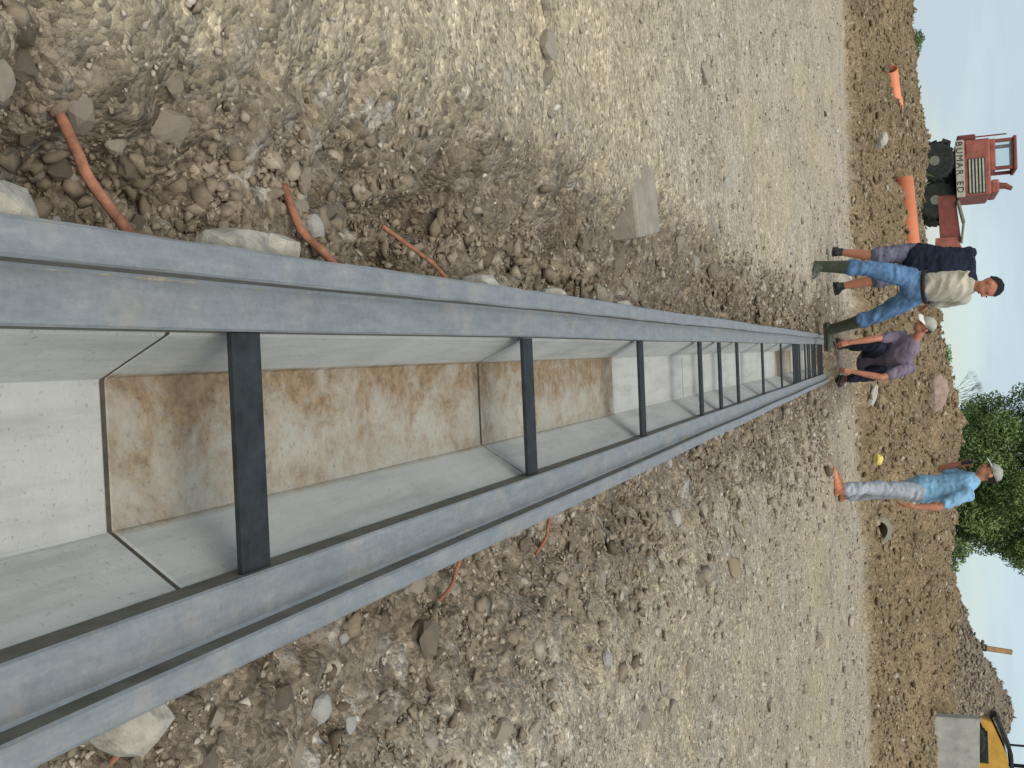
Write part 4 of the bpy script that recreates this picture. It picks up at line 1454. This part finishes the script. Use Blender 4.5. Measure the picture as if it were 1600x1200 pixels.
tree('broadleaf_tree', 'large dense dark green tree behind the standing man', 'tree', (5.0, 42, 1.35), (0, 0, 3.7), (3.2, 2.9, 3.3), 175, 0.60, 150000, 0.056, 0.22, 3)
tree('broadleaf_tree', 'small dark tree alone on the far skyline left of the excavator', 'tree', (-35.6, 130, gz(-35.6, 130)), (0, 0, 2.15), (1.0, 0.9, 0.75), 16, 0.5, 2200, 0.12, 0.12, 4)
tree('shrub', 'low green shrub behind the bank beside the big tree', 'bush', (3.2, 36, 1.3), (0, 0, 0.45), (0.5, 0.5, 0.4), 10, 0.3, 1200, 0.07, 0.04, 5)
tree('shrub', 'small grey green shrub on the bank crest above the squatting man', 'bush', (0.45, 30, 1.3), (0, 0, 0.35), (0.65, 0.4, 0.25), 10, 0.22, 900, 0.055, 0.03, 6)

tree('shrub', 'hazy green hedge clump on the skyline right of the squatting man', 'bush', (3.4, 70, gz(3.4, 70)), (0, 0, 0.9), (1.6, 0.9, 0.55), 14, 0.5, 1800, 0.10, 0.05, 15)
tree('shrub', 'low pale green shrub on the grassy rise below the big tree', 'bush', (6.9, 36, gz(6.9, 36)), (0, 0, 0.3), (0.6, 0.5, 0.28), 10, 0.24, 1200, 0.05, 0.03, 16)
# thin far tree with bare twigs
rt = thing('bare_tree', 'faint leafless tree far off left of the big tree', 'tree', (1.0 / 20.5 * 190, 190, gz(9, 190) - 0.3))
rg = random.Random(9)
bm = bmesh.new()
def twig(p, d, ln, r, depth):
    q = p + d * ln
    add_tube(bm, [p, p.lerp(q, 0.5) + Vector((rg.uniform(-.05, .05), 0, 0)) * ln, q], [r, r * 0.8, r * 0.6], 4)
    if depth:
        for _ in range(3):
            nd = (d + Vector((rg.uniform(-.7, .7), rg.uniform(-.7, .7), rg.uniform(-.2, .5)))).normalized()
            twig(q, nd, ln * 0.72, r * 0.6, depth - 1)
twig(Vector((0, 0, -0.5)), Vector((0, 0, 1)), 4.2, 0.16, 5)
bm_obj('branches', bm, simple('grey_bark', (0.16, 0.16, 0.16), 0.2), rt)


def grass_patch(name, label, n, place, hgt, seed, mat):
    r = np.random.default_rng(seed)
    x, y = place(r, n)
    kp = ((x - 8.5) / 1.1) ** 2 + ((y - 26) / 0.9) ** 2 > 14
    x, y = x[kp], y[kp]; n = len(x)
    z = terrain(x, y)
    h = hgt * np.exp(r.normal(0, 0.35, n)); th = r.random(n) * 6.28
    w = 0.012 + 0.0006 * y
    lean = r.normal(0, 0.35, (n, 2)) * h[:, None]
    bx, by = np.cos(th) * w, np.sin(th) * w
    V = np.stack([np.stack([x - bx, y - by, z - 0.03], -1), np.stack([x + bx, y + by, z - 0.03], -1), np.stack([x + lean[:, 0], y + lean[:, 1], z + h], -1)], 1).reshape(-1, 3)
    F = np.arange(n * 3).reshape(n, 3)
    tint = np.repeat(np.clip(r.normal(0.5, 0.25, n), 0, 1), 3)
    o = np_mesh(name, V, F, mat, dict(tint=tint), n=3)
    o['kind'] = 'stuff'; o['label'] = label
    return o


grass_patch('grass', 'rough green grass growing behind the earth bank', 22000, lambda r, n: ((lambda y: (r.uniform(-0.5, 0.6, n) * y, y))(25.5 + 22 * r.random(n) ** 1.4)), 0.10, 12, MAT['grass'])
